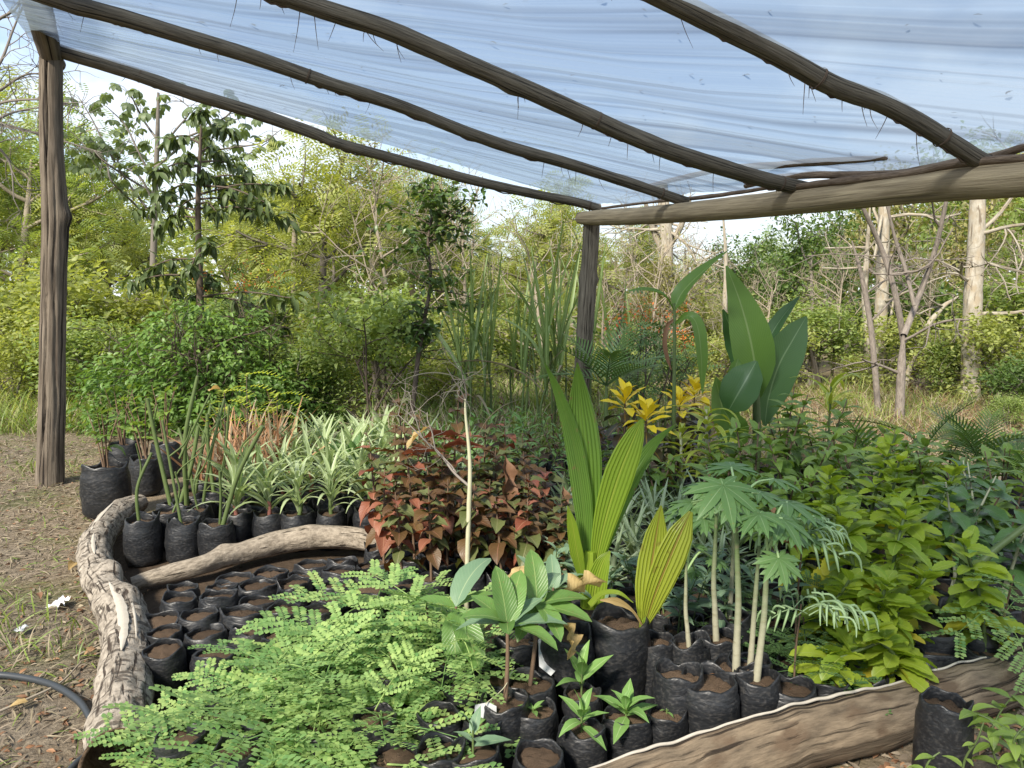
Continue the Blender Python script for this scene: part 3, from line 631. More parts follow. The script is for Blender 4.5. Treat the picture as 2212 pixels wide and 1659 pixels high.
# ================================================================ background vegetation
def grow(mb, tips, p, d, L, r, lev, rnd, wander=.25, up=.25, kids=(3, 5), shrink=.62, sides=6, mat=0, spread=.9):
    n = 6; pts = [np.array(p, float)]; d = np.array(d, float)
    for i in range(n-1):
        d = d+rnd.normal(0, wander, 3)*.6; d[2] += up*.25; d /= np.linalg.norm(d); pts.append(pts[-1]+d*L/(n-1))
    tube(mb, pts, [r, r*.8, r*.55 if lev else r*.2], max(3, sides-(2-lev) if lev < 2 else sides), 7, False, mat=mat)
    if lev == 0:
        for q in pts[1:]: tips.append((q, d.copy()))
        return pts
    for k in range(rnd.integers(*kids)+1):
        t = rnd.uniform(.35, 1.0); i = min(n-2, int(t*(n-1))); q = pts[i]+(pts[i+1]-pts[i])*(t*(n-1)-i)
        a = rnd.normal(0, 1, 3); a -= d*np.dot(a, d); a /= np.linalg.norm(a)+1e-6
        grow(mb, tips, q, d*.55+a*spread, L*shrink*rnd.uniform(.7, 1.2), r*.5, lev-1, rnd, wander, up, kids, shrink, sides, mat, spread)
    tips.append((pts[-1], d)); return pts
def crown_mesh(name, mats, tips, tpl, n, size, sig, el, rnd, roll=.6):
    P = np.array([q for q, _ in tips]); k = rnd.integers(0, len(P), n)
    pos = P[k]+rnd.normal(0, 1, (n, 3))*sig
    ct = rnd.random(len(P)); tint = np.clip(ct[k]*.55+rnd.random(n)*.45, 0, .999)
    mb = MB(); mb.many(tpl, pos, rots(rnd.uniform(0, 6.283, n), rnd.normal(*el, n), rnd.normal(0, roll, n)), rnd.uniform(*size, n), tint)
    return mb.mesh(name, mats)
def tree_kind(seed, mats, wood, tpl, n, size, sig, h=1.0, lev=2, trunk_r=.02, el=(-.2, .5), up=.3, spread=.9, kids=(3, 5), clear=.3, lean=.06, stems=1, L0=.55):
    rnd = np.random.default_rng(seed); mb = MB(); tips = []
    for s in range(stems):
        b = np.array([rnd.normal(0, .03), rnd.normal(0, .03), -.02])*(1 if stems > 1 else 0); d = np.array([rnd.normal(0, lean), rnd.normal(0, lean), 1.0])
        if stems > 1: d[:2] += rnd.normal(0, .3, 2)
        pts = [b]
        for i in range(7):
            d[:2] += rnd.normal(0, lean*.7, 2); d /= np.linalg.norm(d); pts.append(pts[-1]+d*h*.92/7)
        tube(mb, pts, [trunk_r*1.15, trunk_r, trunk_r*.75, trunk_r*.3], 9, 20, False)
        for k in range(int(9/stems)+2):
            t = clear+(1-clear)*(k+rnd.random())/(int(9/stems)+2); i = min(6, int(t*7)); q = pts[i]+(pts[i+1]-pts[i])*(t*7-i)
            az = rnd.uniform(0, 6.283); grow(mb, tips, q, (math.cos(az)*spread, math.sin(az)*spread, .55), L0*h*(1.15-t*.6)*rnd.uniform(.7, 1.1), trunk_r*.45, lev-1, rnd, .25, up, kids)
        tips.append((pts[-1], d))
    return mb.mesh('trunk', wood), (crown_mesh('crown', mats, tips, tpl, n, size, sig, el, rnd) if n else None)
def put_tree(name, label, cat, group, loc, kind, s, rot=0.0, sxy=1.0):
    r = thing(name, label, cat, loc, group); m = Matrix.Rotation(rot, 4, 'Z') @ Matrix.Diagonal((s*sxy, s*sxy, s, 1))
    place(kind[0], 'trunk', r, m)
    if kind[1]: tag(place(kind[1], 'crown', r, m), kind='stuff')
    return r
SPR = spray(6, .26, .085); OV = leaf('ovate', .5, 3, 3, .6, .3); LA = leaf('lance', .34, 4, 3, .9, .3)
K = {}
K['fe1'] = tree_kind(1, M['bgA'], M['twig'], SPR, 1500, (.06, .11), .045, el=(-.15, .4))
K['fe2'] = tree_kind(2, M['bgA'], M['greytwig'], SPR, 1400, (.06, .11), .05, el=(-.15, .4), spread=1.2, clear=.45)
K['fe3'] = tree_kind(3, M['bgB'], M['twig'], SPR, 1500, (.055, .10), .05, el=(-.2, .4))
K['ol'] = tree_kind(4, M['bgD'], M['twig'], OV, 2600, (.022, .045), .05)
K['br1'] = tree_kind(5, M['bgB'], M['greytwig'], OV, 3600, (.025, .045), .05)
K['br2'] = tree_kind(6, M['bgC'], M['greytwig'], OV, 4200, (.025, .05), .05, spread=1.2, clear=.35)
K['ba1'] = tree_kind(7, None, M['twig'], OV, 0, (0, 0), 0, lev=3, clear=.3, trunk_r=.012, spread=.8)
K['ba2'] = tree_kind(8, M['bgD'], M['twig'], OV, 350, (.015, .03), .03, lev=3, clear=.25, trunk_r=.010)
K['bu1'] = tree_kind(9, M['bgB'], M['greytwig'], OV, 5200, (.035, .065), .09, stems=6, clear=.1, trunk_r=.018, L0=.65, lev=2, spread=1.2)
K['bu2'] = tree_kind(10, M['bgA'], M['greytwig'], OV, 3800, (.04, .075), .09, stems=5, clear=.1, trunk_r=.016, L0=.65, lev=2)
K['bu3'] = tree_kind(12, M['bgC'], M['greytwig'], LA, 3200, (.06, .10), .09, stems=5, clear=.1, trunk_r=.016, L0=.65, lev=2)

def G(x, Y): return (float(at(x, 700, Y)[0]), Y, 0.0)                 # ground point below picture column x at depth Y
def hgt(y, Y): return float(at(1106, y, Y)[2])                       # height seen at picture row y at depth Y

# far woodland closing the view, a mass nobody could count
def far_wood():
    mb = MB(); tp = leaf('ovate', .6, 2, 3, .5, .3); n = 70000
    x = rng.uniform(-24, 24, n); Y = rng.uniform(19, 34, n)
    skyline = np.interp(x/Y*1662+1106, [-200, 40, 160, 330, 560, 700, 880, 1000, 1120, 1300, 1420, 1560, 1700, 1850, 2000, 2300], [300, 320, 400, 470, 440, 430, 470, 560, 590, 560, 590, 600, 560, 470, 430, 400])
    top = np.array([hgt(s, q) for s, q in zip(skyline, Y)])
    nz = np.array([noise.fractal((a*.35, b*.35, 1.0), 1, 2, 3) for a, b in zip(x, Y)])
    z = rng.random(n)**.8*(top*(1+.16*nz))
    keep = np.array([noise.noise((a*.55, b*.55, c_*.75)) for a, b, c_ in zip(x, Y, z)]) > -.18
    x, Y, z = x[keep], Y[keep], z[keep]; n = len(x)
    tint = np.array([(noise.noise((a*.4, b*.4, c_*.5+8))*.5+.5) for a, b, c_ in zip(x, Y, z)])
    mi = np.clip(((x/Y*1662+1106) > 1250)*1+(rng.random(n) < .35)*1, 0, 2)
    for k in range(3):
        s = mi == k; m = int(s.sum())
        mb.many(tp, np.stack([x, Y, z], -1)[s], rots(rng.uniform(0, 6.283, m), rng.normal(-.3, .5, m), rng.normal(0, .6, m)), rng.uniform(.14, .34, m), np.clip(tint[s]*.7+rng.random(m)*.3, 0, .99), k)
    tag(mb.build('far_woodland', [M['bgA'], M['bgB'], M['bgD']]), 'far wooded slope of mixed green and olive foliage behind the clearing', None, None, 'stuff')
far_wood()

# individual trees and bushes, listed by column, depth, row of the top, kind
rows = [
 # feathery trees left
 (-60, 15, 250, 'fe1'), (40, 13, 300, 'fe3'), (150, 17, 400, 'fe1'), (260, 14, 480, 'fe2'), (560, 13.5, 450, 'fe1'), (690, 12.5, 380, 'fe2'), (790, 14.5, 430, 'fe3'),
 (620, 17, 460, 'fe1'), (900, 15, 440, 'fe1'), (1010, 16, 520, 'fe3'), (1130, 13, 470, 'fe2'), (1200, 17, 540, 'fe1')]
names = {'fe1': ('feathery_tree', 'sunlit yellow green feathery tree'), 'fe2': ('feathery_tree', 'spreading yellow green feathery tree'), 'fe3': ('feathery_tree', 'fresh green feathery tree')}
where = ['at the left picture edge', 'just left of the left post', 'right of the left post, behind', 'behind the tree of large lobed leaves', 'right of the dark drooping tree', 'with a pointed top under the outer rafter',
         'left of the dark citrus sapling', 'far behind the dark drooping tree', 'behind the citrus sapling', 'low and far, right of the citrus sapling', 'rising above the tall cane leaves', 'far left of the corner post']
for i, (x, Y, ty, k) in enumerate(rows):
    nm, lb = names[k]; put_tree(nm, lb+' '+where[i], 'tree', 'feathery trees on the left slope', G(x, Y), K[k], hgt(ty, Y)*1.02, rng.uniform(0, 6.28), 1.0)
rows = [(1330, 15, 520, 'fe2', 'airy feathery tree directly behind the corner post'), (1620, 16, 560, 'br2', 'dark layered tree right of the tall paddle leaves'), (1760, 14.5, 520, 'br2', 'dense deep green tree under the middle of the right beam'),
        (1900, 17, 430, 'ol', 'olive tree behind the forked grey tree'), (2060, 16, 400, 'br1', 'leafy green tree left of the big pale trunk'), (2200, 14, 420, 'ol', 'olive tree right of the big pale trunk'), (2290, 12, 430, 'br1', 'leafy green tree cut by the right picture edge'),
        (2140, 19, 380, 'fe1', 'tall feathery tree far behind the big pale trunk'), (1510, 18, 590, 'fe1', 'low yellow feathery tree behind the tall paddle leaves'), (1420, 13, 600, 'ol', 'thin olive tree beside the corner post'),
        (1830, 20, 470, 'br2', 'far dark tree above the dry clearing'), (1700, 19, 540, 'fe3', 'far green feathery tree behind the paddle leaves')]
for x, Y, ty, k, lb in rows: put_tree('leafy_tree', lb, 'tree', 'trees beyond the clearing', G(x, Y), K[k], hgt(ty, Y)*1.02, rng.uniform(0, 6.28), .9)
# bare, pale twiggy trees
rows = [(1385, 12, 500, 'ba2', 'pale twiggy tree right of the corner post'), (1500, 14, 540, 'ba1', 'pale bare tree behind the tall paddle plant'), (1190, 11, 500, 'ba2', 'thin bare tree left of the corner post'), (850, 11, 380, 'ba2', 'bare twiggy tree left of the citrus sapling top'),
        (1650, 13, 600, 'ba1', 'pale bare bush tree behind the big paddle leaves'), (1010, 12, 420, 'ba1', 'bare twigs reaching over the citrus sapling'), (2010, 13, 560, 'ba1', 'pale tangled bare tree between forked tree and big trunk'),
        (1800, 13, 560, 'ba1', 'pale bare tree left of the forked grey tree'), (1300, 12.5, 560, 'ba1', 'pale bare tree hidden by the corner post'), (2180, 12.5, 540, 'ba2', 'twiggy pale tree right of the big trunk'), (1560, 12.5, 640, 'ba2', 'low pale twiggy tree between the two paddle plants')]
for x, Y, ty, k, lb in rows: put_tree('bare_tree', lb, 'tree', 'bare twiggy trees', G(x, Y), K[k], hgt(ty, Y), rng.uniform(0, 6.28), .85)
# bushes of the undergrowth
rows = [(-40, 12, 640, 'bu1', 'rounded green bush left of the left post'), (60, 13.5, 600, 'bu2', 'dark bush in the shade left of the left post'), (190, 11.5, 620, 'bu2', 'pale green bush right behind the left post'), (330, 11.5, 600, 'bu2', 'pale bush below the lobed leaf tree'),
        (560, 11, 640, 'bu1', 'green bush below the dark drooping tree'), (700, 10.5, 690, 'bu2', 'pale bush right of the big rounded bush'), (800, 10.5, 640, 'bu1', 'green bush left of the citrus sapling'), (980, 11, 690, 'bu2', 'pale bush behind the cane clumps'),
        (1120, 12, 680, 'bu1', 'green bush behind the tall cane leaves'), (1390, 10.5, 760, 'bu1', 'low green bush right of the corner post'), (1500, 12, 740, 'bu2', 'pale bush behind the yellow crotons'),
        (1650, 12, 720, 'bu2', 'pale bush right of the paddle plants'), (1760, 13, 660, 'bu1', 'green bush beyond the dry clearing'), (1860, 12.5, 770, 'bu2', 'low pale bush at the foot of the pale trunks'), (2000, 12, 690, 'bu2', 'sunlit pale bush left of the big pale trunk'),
        (2060, 11.5, 740, 'bu1', 'green bush at the left foot of the big trunk'), (2170, 11, 690, 'bu2', 'bright yellow green bush right of the big trunk'), (2240, 9.5, 780, 'bu3', 'dark bush low at the right picture edge'), (2270, 12, 600, 'bu1', 'tall green bush at the right picture edge'), (1930, 14.5, 610, 'bu3', 'dark bush behind the forked grey tree'), (1590, 14, 650, 'bu2', 'pale bush far behind the paddle leaves'), (20, 10.2, 730, 'bu2', 'pale low bush at the far end of the left path'), (200, 9.6, 700, 'bu1', 'green bush just right of the left post'), (130, 11, 680, 'bu2', 'pale bush half hidden by the left post'), (690, 8.9, 740, 'bu1', 'green bush adjoining the right of the big rounded bush'), (960, 9.4, 760, 'bu2', 'pale bush between citrus sapling and canes'), (1290, 9.6, 760, 'bu2', 'pale bush at the foot of the corner post'), (1560, 9.4, 830, 'bu2', 'low pale bush behind the broad paddle plant'), (1820, 9.8, 850, 'bu2', 'low weedy bush in the dry clearing'), (2190, 8.6, 860, 'bu1', 'low green bush at the right edge of the clearing')]
for x, Y, ty, k, lb in rows: put_tree('bush', lb, 'bush', 'undergrowth bushes', G(x, Y), K[k], hgt(ty, Y)*.95, rng.uniform(0, 6.28), 1.25)

# the big rounded bush behind the nursery
def big_bush():
    rnd = np.random.default_rng(44); Y = 8.6; g = G(455, Y); root = thing('rounded_bush', 'big rounded light green bush behind the bags of cuttings', 'bush', g)
    mb = MB(); tips = []
    for s in range(16):
        az = rnd.uniform(0, 6.28); b = np.array([rnd.normal(0, .3), rnd.normal(0, .2), -.05])
        grow(mb, tips, b, (math.cos(az)*.8, math.sin(az)*.5, 1.0), 1.1, .016, 2, rnd, .3, .15, (3, 5), .6)
    mb.build('stems', M['darktwig'], root)
    n = 22000; u = rnd.normal(0, 1, (n, 3)); u /= np.linalg.norm(u, axis=1)[:, None]; u[:, 2] = np.abs(u[:, 2])
    k = np.array([1+.22*noise.fractal((q[0]*2.2, q[1]*2.2, q[2]*2.2+4), 1, 2, 3) for q in u]); rr = (rnd.random(n)**.35)*k
    P = u*rr[:, None]*np.array([1.52, .95, 1.30])+[0, 0, .06]
    h = np.array([noise.noise((q[0]*4, q[1]*4, q[2]*4)) for q in P]) > -.12; P = P[h]; n = len(P)
    m2 = MB(); az = np.arctan2(P[:, 1], P[:, 0])+rnd.normal(0, .8, n)
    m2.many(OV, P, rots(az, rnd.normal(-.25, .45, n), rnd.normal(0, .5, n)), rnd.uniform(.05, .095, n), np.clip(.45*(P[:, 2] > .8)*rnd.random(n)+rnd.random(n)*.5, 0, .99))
    tag(m2.build('foliage', M['bgBush'], root), kind='stuff')
big_bush()

# dark tree with drooping leaves
def drooping_tree():
    Y = 9.0; base = np.array(G(440, Y)); root = thing('drooping_leaf_tree', 'dark green tree with long drooping leaves standing out against the sky', 'tree', base); o = base
    rnd = np.random.default_rng(5)
    tr = [at(x, y, Y) for x, y in [(440, 905), (434, 700), (430, 560), (428, 430), (432, 330), (436, 250)]]
    mb = MB(); tube(mb, tr, [.05, .045, .04, .03, .02, .01], 9, 40, False, .1, .1)
    LT = leaf('lance', .31, 5, 3, 1.0, .35); V = []; Rm = []; S = []
    def whorl(p, n, s):
        for i in range(n):
            V.append(p+rnd.normal(0, .03, 3)); Rm.append(rots(rnd.uniform(0, 6.28), rnd.normal(-.75, .45), rnd.normal(0, .4))); S.append(s*rnd.uniform(.7, 1.15))
    for i, (x, y, dx, dy) in enumerate([(434, 260, 0, -20), (436, 300, 60, -20), (432, 310, -70, -10), (430, 350, 100, 20), (430, 360, -90, 10), (430, 385, 70, 25), (428, 400, -80, 25), (430, 400, 150, 40), (428, 430, 120, 20), (430, 425, -60, 50), (430, 440, 40, 20), (428, 455, -130, 0), (430, 450, 185, 20), (430, 420, 180, -20),
                                        (430, 300, 20, 10), (432, 330, 40, 0), (430, 345, -40, 0), (432, 380, 10, 0), (430, 470, -90, 20), (430, 395, 110, -10), (430, 560, -120, 25), (432, 560, -20, 20), (432, 575, -60, 50), (433, 590, 30, 20), (433, 600, -150, 10), (434, 640, -20, 20), (436, 640, 160, 40), (436, 640, 200, 5), (434, 520, 20, 10), (436, 690, 175, 10)]):
        p = at(x, y, Y); q = at(x+dx, y+dy, Y+rnd.normal(0, .35)); mid = (p+q)/2+[0, 0, .06]
        P = tube(mb, [p, mid, q], [.014, .010, .005], 5, 10, False)
        for t in (4, 6, 7, 8, 9, 9): whorl(P[t], rnd.integers(5, 9), .185)
    mb.build('trunk', M['darktwig'], root, o)
    m2 = MB(); m2.many(LT, np.array(V), np.array(Rm), np.array(S), rnd.random(len(V))); tag(m2.build('crown', M['bgM'], root, o), kind='stuff')
drooping_tree()

# tree of large lobed leaves (seen against the sky)
def lobed_leaf(n=7):
    t1 = leaf('obovate', .52, 5, 3, 1.5, .2); return merge([xf(t1, (0, 0, 0), R(90)+a, -.35, 0, 1.0) for a in np.linspace(-2.5, 2.5, n)])
def lobed_tree():
    Y = 12.0; base = np.array(G(335, Y)); root = thing('lobed_leaf_tree', 'slender tree with umbrella like lobed leaves on long bare branches', 'tree', base); rnd = np.random.default_rng(6)
    mb = MB(); tube(mb, [at(x, y, Y) for x, y in [(332, 850), (330, 700), (332, 540), (336, 400), (340, 300), (342, 200)]], [.07, .06, .05, .04, .035, .02], 9, 40, False)
    br = [[(332, 480), (290, 440), (240, 390), (225, 345), (150, 330)], [(332, 470), (280, 400), (230, 320), (200, 260), (170, 210)], [(336, 400), (300, 330), (270, 270), (230, 230)], [(338, 330), (380, 280), (410, 240), (390, 215)],
          [(338, 360), (400, 310), (470, 270), (540, 250)], [(336, 380), (420, 360), (520, 340), (590, 300)], [(338, 300), (310, 260), (290, 220), (280, 200)], [(336, 420), (270, 380), (200, 330), (160, 290)], [(338, 320), (440, 280), (500, 240), (470, 225)], [(334, 440), (300, 380), (255, 350), (280, 300)], [(336, 390), (450, 330), (560, 310), (600, 285)]]
    V = []; Rm = []; S = []
    for b in br:
        P = tube(mb, [at(x, y, Y+rnd.normal(0, .2)) for x, y in b], [.022, .016, .012, .006], 5, 24, False)
        for i in rnd.integers(8, 24, 11):
            d = rnd.normal(0, .16, 3); q = P[i]+d; tube(mb, [P[i], P[i]+d*.5+[0, 0, .05], q], [.006, .004, .003], 4, 5, False)
            V.append(q); Rm.append(rots(rnd.uniform(0, 6.28), rnd.normal(-.35, .3), rnd.normal(0, .3))); S.append(rnd.uniform(.11, .17))
    mb.build('trunk', M['greytwig'], root, base); m2 = MB(); m2.many(lobed_leaf(), np.array(V), np.array(Rm), np.array(S), rnd.random(len(V))); tag(m2.build('crown', M['cecr'], root, base), kind='stuff')
lobed_tree()

# bare branches at the upper left
def bare_branches():
    Y = 11; base = np.array(G(-170, Y)); root = thing('leafless_tree', 'leafless tree with fine dark branches against the sky at upper left', 'tree', base); rnd = np.random.default_rng(9); mb = MB(); tips = []
    tube(mb, [at(x, y, Y) for x, y in [(-170, 930), (-150, 600), (-120, 300), (-60, 60), (-20, -100)]], [.12, .1, .08, .05, .03], 9, 30, False)
    for b in ([(-120, 300), (-20, 230), (80, 215), (170, 230)], [(-120, 320), (-10, 260), (40, 240), (100, 230)], [(-90, 200), (-10, 150), (30, 60), (70, -40)], [(-110, 260), (-30, 300), (20, 350), (30, 430)], [(-60, 80), (0, 40), (40, 10), (40, -60)], [(-100, 240), (-10, 200), (60, 160), (130, 170)], [(-110, 280), (0, 270), (120, 300), (220, 330)]):
        P = tube(mb, [at(x, y, Y+rnd.normal(0, .3)) for x, y in b], [.03, .022, .014, .006], 5, 20, False)
        for i in range(4, 20, 2):
            d = P[i]-P[i-1]; d /= np.linalg.norm(d); grow(mb, tips, P[i], d+rnd.normal(0, .7, 3), .5, .009, 1, rnd, .35, .1, (3, 5), .7, 4)
    mb.build('branches', M['greytwig'], root, base)
bare_branches()

# citrus sapling
def citrus(): 
    Y = 8.0; base = np.array(G(905, Y)); root = thing('citrus_sapling', 'slim citrus sapling with dark glossy leaves left of the cane clumps', 'tree', base); rnd = np.random.default_rng(16)
    mb = MB(); tr = [at(x, y, Y) for x, y in [(885, 960), (900, 800), (915, 700), (930, 610), (925, 520), (938, 440), (935, 395)]]; P = tube(mb, tr, [.028, .026, .022, .018, .014, .01, .006], 8, 50, False, .15)
    V = []; Rm = []; S = []
    for k in range(46):
        i = rnd.integers(12, 50); L = (.16+.5*math.sin(math.pi*min(1, (50-i)/38*.9+.05)))*rnd.uniform(.6, 1.1); az = rnd.uniform(0, 6.28); d = np.array([math.cos(az), math.sin(az)*.7, .25+rnd.normal(0, .3)])
        Q = tube(mb, [P[i], P[i]+d*L*.5, P[i]+d*L-[0, 0, .05]], [.008, .005, .002], 4, 9, False)
        for j in range(1, 9):
            for _ in range(3): V.append(Q[j]+rnd.normal(0, .025, 3)); Rm.append(rots(rnd.uniform(0, 6.28), rnd.normal(-.2, .5), rnd.normal(0, .5))); S.append(rnd.uniform(.07, .115))
    mb.build('trunk', M['darktwig'], root, base); m2 = MB(); m2.many(OV, np.array(V), np.array(Rm), np.array(S), rnd.random(len(V))); tag(m2.build('crown', M['bgCit'], root, base), kind='stuff')
    # second, lower shrub left of it
    b2 = np.array(G(800, 8.4)); r2 = thing('leafy_sapling', 'bushy green sapling filling the gap between rounded bush and citrus sapling', 'tree', b2); m3 = MB(); V = []; tips = []
    for s in range(5): grow(m3, tips, b2+rnd.normal(0, .1, 3)*[1, 1, 0], (rnd.normal(0, .25), rnd.normal(0, .2), 1), 1.35, .014, 2, rnd, .2, .3, (3, 5), .45)
    m3.build('trunk', M['darktwig'], r2, b2); tag(place(crown_mesh('crown', M['bgB'], [(q-b2, d) for q, d in tips], OV, 3200, (.05, .10), .07, (-.2, .45), rnd), 'crown', r2), kind='stuff')
citrus()

# cane clumps: every long blade a part
CB = [leaf('strap', .030, 10, 3, d, .5) for d in (.15, .5, 1.5, 2.4)]
def cane_clump(x, Y, ty, n, label, seed, dead=.2):
    rnd = np.random.default_rng(seed); g = np.array(G(x, Y)); root = thing('cane_clump', label, 'cane plant', g, 'tall cane clumps by the corner post'); h = hgt(ty, Y)
    me = [tmesh('blade', t, M['cane']) for t in CB]; md = tmesh('blade', CB[2], M['strawl']); mb = MB()
    for s in range(max(2, n//5)):
        bx, by = rnd.normal(0, .10, 2); hh = h*rnd.uniform(.35, .55); tube(mb, [(bx, by, -.03), (bx+rnd.normal(0, .03), by, hh*.5), (bx+rnd.normal(0, .05), by, hh)], [.014, .012, .008], 6, 10, False)
        for k in range(5):
            z0 = hh*rnd.uniform(.55, 1.0); L = (h-z0)*rnd.uniform(.75, 1.08); v = 0 if rnd.random() < .55 else rnd.integers(1, 4)
            if rnd.random() < dead: place(md, 'dead_blade', root, mtx((bx, by, z0*.7), rnd.uniform(0, 6.28), rnd.uniform(.2, 1.0), rnd.uniform(-1, 1), L*.8))
            else: place(me[v], 'blade', root, mtx((bx, by, z0), rnd.uniform(0, 6.28), rnd.normal(1.42, .10) if v < 2 else rnd.uniform(1.0, 1.35), rnd.uniform(-1.5, 1.5), L))
    mb.build('stalks', M['stemgreen'], root)
for a in [(1045, 8.0, 520, 28, 'dense cane clump with upright blades right of the citrus sapling'), (1000, 8.8, 620, 14, 'low cane clump behind the citrus sapling'), (1120, 8.3, 560, 16, 'cane clump with one arching blade in the middle'), (1175, 7.7, 500, 24, 'tallest cane clump with V shaped blades left of the corner post'),
          (1235, 8.6, 520, 18, 'cane clump directly left of the corner post'), (1330, 8.6, 600, 10, 'thin cane clump right of the corner post')]: cane_clump(*a[:4], a[4], int(a[0]), .2)

# pale trunks on the right
def trunk_tree(name, label, paths, Y, r, mat, seed, side=True, cat='tree'):
    rnd = np.random.default_rng(seed); x, y = paths[0][0]; g = np.array(G(x, Y)); root = thing(name, label, cat, g); mb = MB(); tips = []
    for i, p in enumerate(paths):
        P = [at(a, b, Y+(rnd.normal(0, .15) if i else 0)) for a, b in p]
        if i == 0: P = [P[0]*[1, 1, 0]-[0, 0, .15]]+P
        rr = r[i]; Q = tube(mb, P, [rr*1.2, rr, rr*.95, rr*.85, rr*(.75 if rr > .08 else .25)] if i == 0 else [rr, rr*.85, rr*.6], 16 if rr > .05 else 8, 60, False, .07, .05, seed=seed+i)
        if side:
            for k in range(5 if rr > .1 else 2): grow(mb, tips, Q[rnd.integers(20, 58)], rnd.normal(0, 1, 3)*[1, .6, .5]+[0, 0, .3], rnd.uniform(.6, 1.3), min(.03, rr*.35), 2, rnd, .3, .05, (2, 4), .6, 5)
    mb.build('trunk', mat, root, g); return root
trunk_tree('pale_trunk_tree', 'thickest pale mottled trunk on the right', [[(2096, 870), (2098, 760), (2102, 640), (2108, 540), (2111, 470), (2113, 405)]], 11.0, [.128], M['trunk'], 1)
trunk_tree('pale_trunk_tree', 'mottled trunk just behind the forked grey tree', [[(1893, 880), (1898, 760), (1905, 640), (1908, 520), (1910, 460), (1912, 412)]], 12.5, [.105], M['trunk'], 2)
trunk_tree('pale_trunk_tree', 'slender white trunk left of the mottled trunks', [[(1868, 860), (1873, 740), (1868, 640), (1872, 560), (1880, 440)]], 12.8, [.055], M['trunk'], 3)
trunk_tree('pale_trunk_tree', 'pale twin trunk seen between the corner post and paddle plants', [[(1448, 800), (1444, 700), (1438, 610), (1440, 520), (1430, 400)], [(1440, 560), (1412, 500), (1395, 440)], [(1440, 540), (1470, 490), (1490, 430)]], 13.5, [.13, .06, .06], M['trunk'], 4)
trunk_tree('pale_trunk_tree', 'thin white trunk behind the big paddle leaves', [[(1560, 850), (1563, 760), (1566, 660), (1568, 560), (1560, 440)]], 12.5, [.045], M['trunk'], 5)
trunk_tree('pale_trunk_tree', 'thin pale dead trunk rising from the left thicket', [[(637, 760), (636, 640), (635, 560), (637, 480), (634, 380)]], 12, [.05], M['twig'], 6)
trunk_tree('pale_trunk_tree', 'pale leaning trunk at the right of the forked tree', [[(1940, 880), (1985, 740), (2030, 670), (2070, 640)]], 12.0, [.05], M['trunk'], 8)
trunk_tree('forked_tree', 'slim grey tree forking into three bare stems on the right', [[(1942, 935), (1945, 850), (1948, 780), (1952, 720)], [(1952, 740), (1935, 640), (1905, 540), (1860, 440)], [(1952, 725), (1985, 640), (2020, 540), (2045, 430)], [(1975, 660), (1955, 580), (1935, 520), (1915, 440)]], 9.2, [.055, .04, .04, .025], M['greytrunk'], 7)
trunk_tree('grey_sapling', 'leaning grey stem left of the forked tree', [[(1900, 930), (1890, 800), (1880, 700), (1862, 600), (1840, 520)]], 9.6, [.04], M['greytrunk'], 12)

# orange flowered shrub and the rusty flowers in the thicket
def flower_shrub(x, Y, ty, label, seed, n):
    rnd = np.random.default_rng(seed); g = np.array(G(x, Y)); root = thing('orange_flowered_shrub', label, 'shrub', g, 'orange flowered shrubs'); h = hgt(ty, Y); mb = MB(); tips = []
    for s in range(5): grow(mb, tips, g, (rnd.normal(0, .25), rnd.normal(0, .25), 1), h*.85, .012, 1, rnd, .2, .3, (2, 4), .5)
    mb.build('stems', M['darktwig'], root, g)
    T = [(q-g, d) for q, d in tips]; tag(place(crown_mesh('foliage', M['feather_dark'], T, SPR, 160, (.14, .24), .06, (0, .4), rnd), 'foliage', root), kind='stuff')
    T2 = sorted(T, key=lambda q: -q[0][2])[:n]; tag(place(crown_mesh('flowers', M['orange'], T2, OV, n*26, (.02, .045), .07, (.3, .6), rnd), 'flowers', root), kind='stuff')
flower_shrub(1372, 7.9, 690, 'shrub with orange red flower heads right of the corner post', 3, 10)
flower_shrub(1455, 8.5, 740, 'small orange flowered shrub behind the drooping paddle leaf', 4, 5)
flower_shrub(540, 9.3, 620, 'orange flowered shrub above the big rounded bush', 5, 6)

# dry straw clearing on the right, grass on the left
def field(name, label, n, x0, x1, y0, y1, mats, size, el, dens=None):
    P = uniform_ground(n, x0, x1, y0, y1)
    if dens: P = sparse(P, *dens)
    strew(name, label, P, leaf('strap', .03, 4, 2, 1.0, 0), mats, size, el)
field('straw_grass', 'tangled straw coloured dry grass in the clearing on the right', 34000, .5, 9, 6.6, 12.5, ['strawl', 'drybrown', 'strawl', 'bgD'], (.10, .30), (-.1, 1.1))
field('clearing_weeds', 'low green weeds among the dry grass of the clearing', 9000, .5, 9, 7.0, 12.5, ['bgA', 'grass'], (.12, .34), (.5, 1.5), (.8, .12))
field('thicket_grass', 'grass and dry blades under the thicket behind the nursery', 11000, -1.5, 1.8, 7.2, 11.5, ['grass', 'strawl', 'bgB'], (.15, .5), (.5, 1.5))
field('tall_grass', 'tall green grass left of the left post', 7000, -8, -4.2, 8.2, 11, ['grass', 'bgA', 'bgB', 'strawl'], (.12, .45), (.6, 1.5))
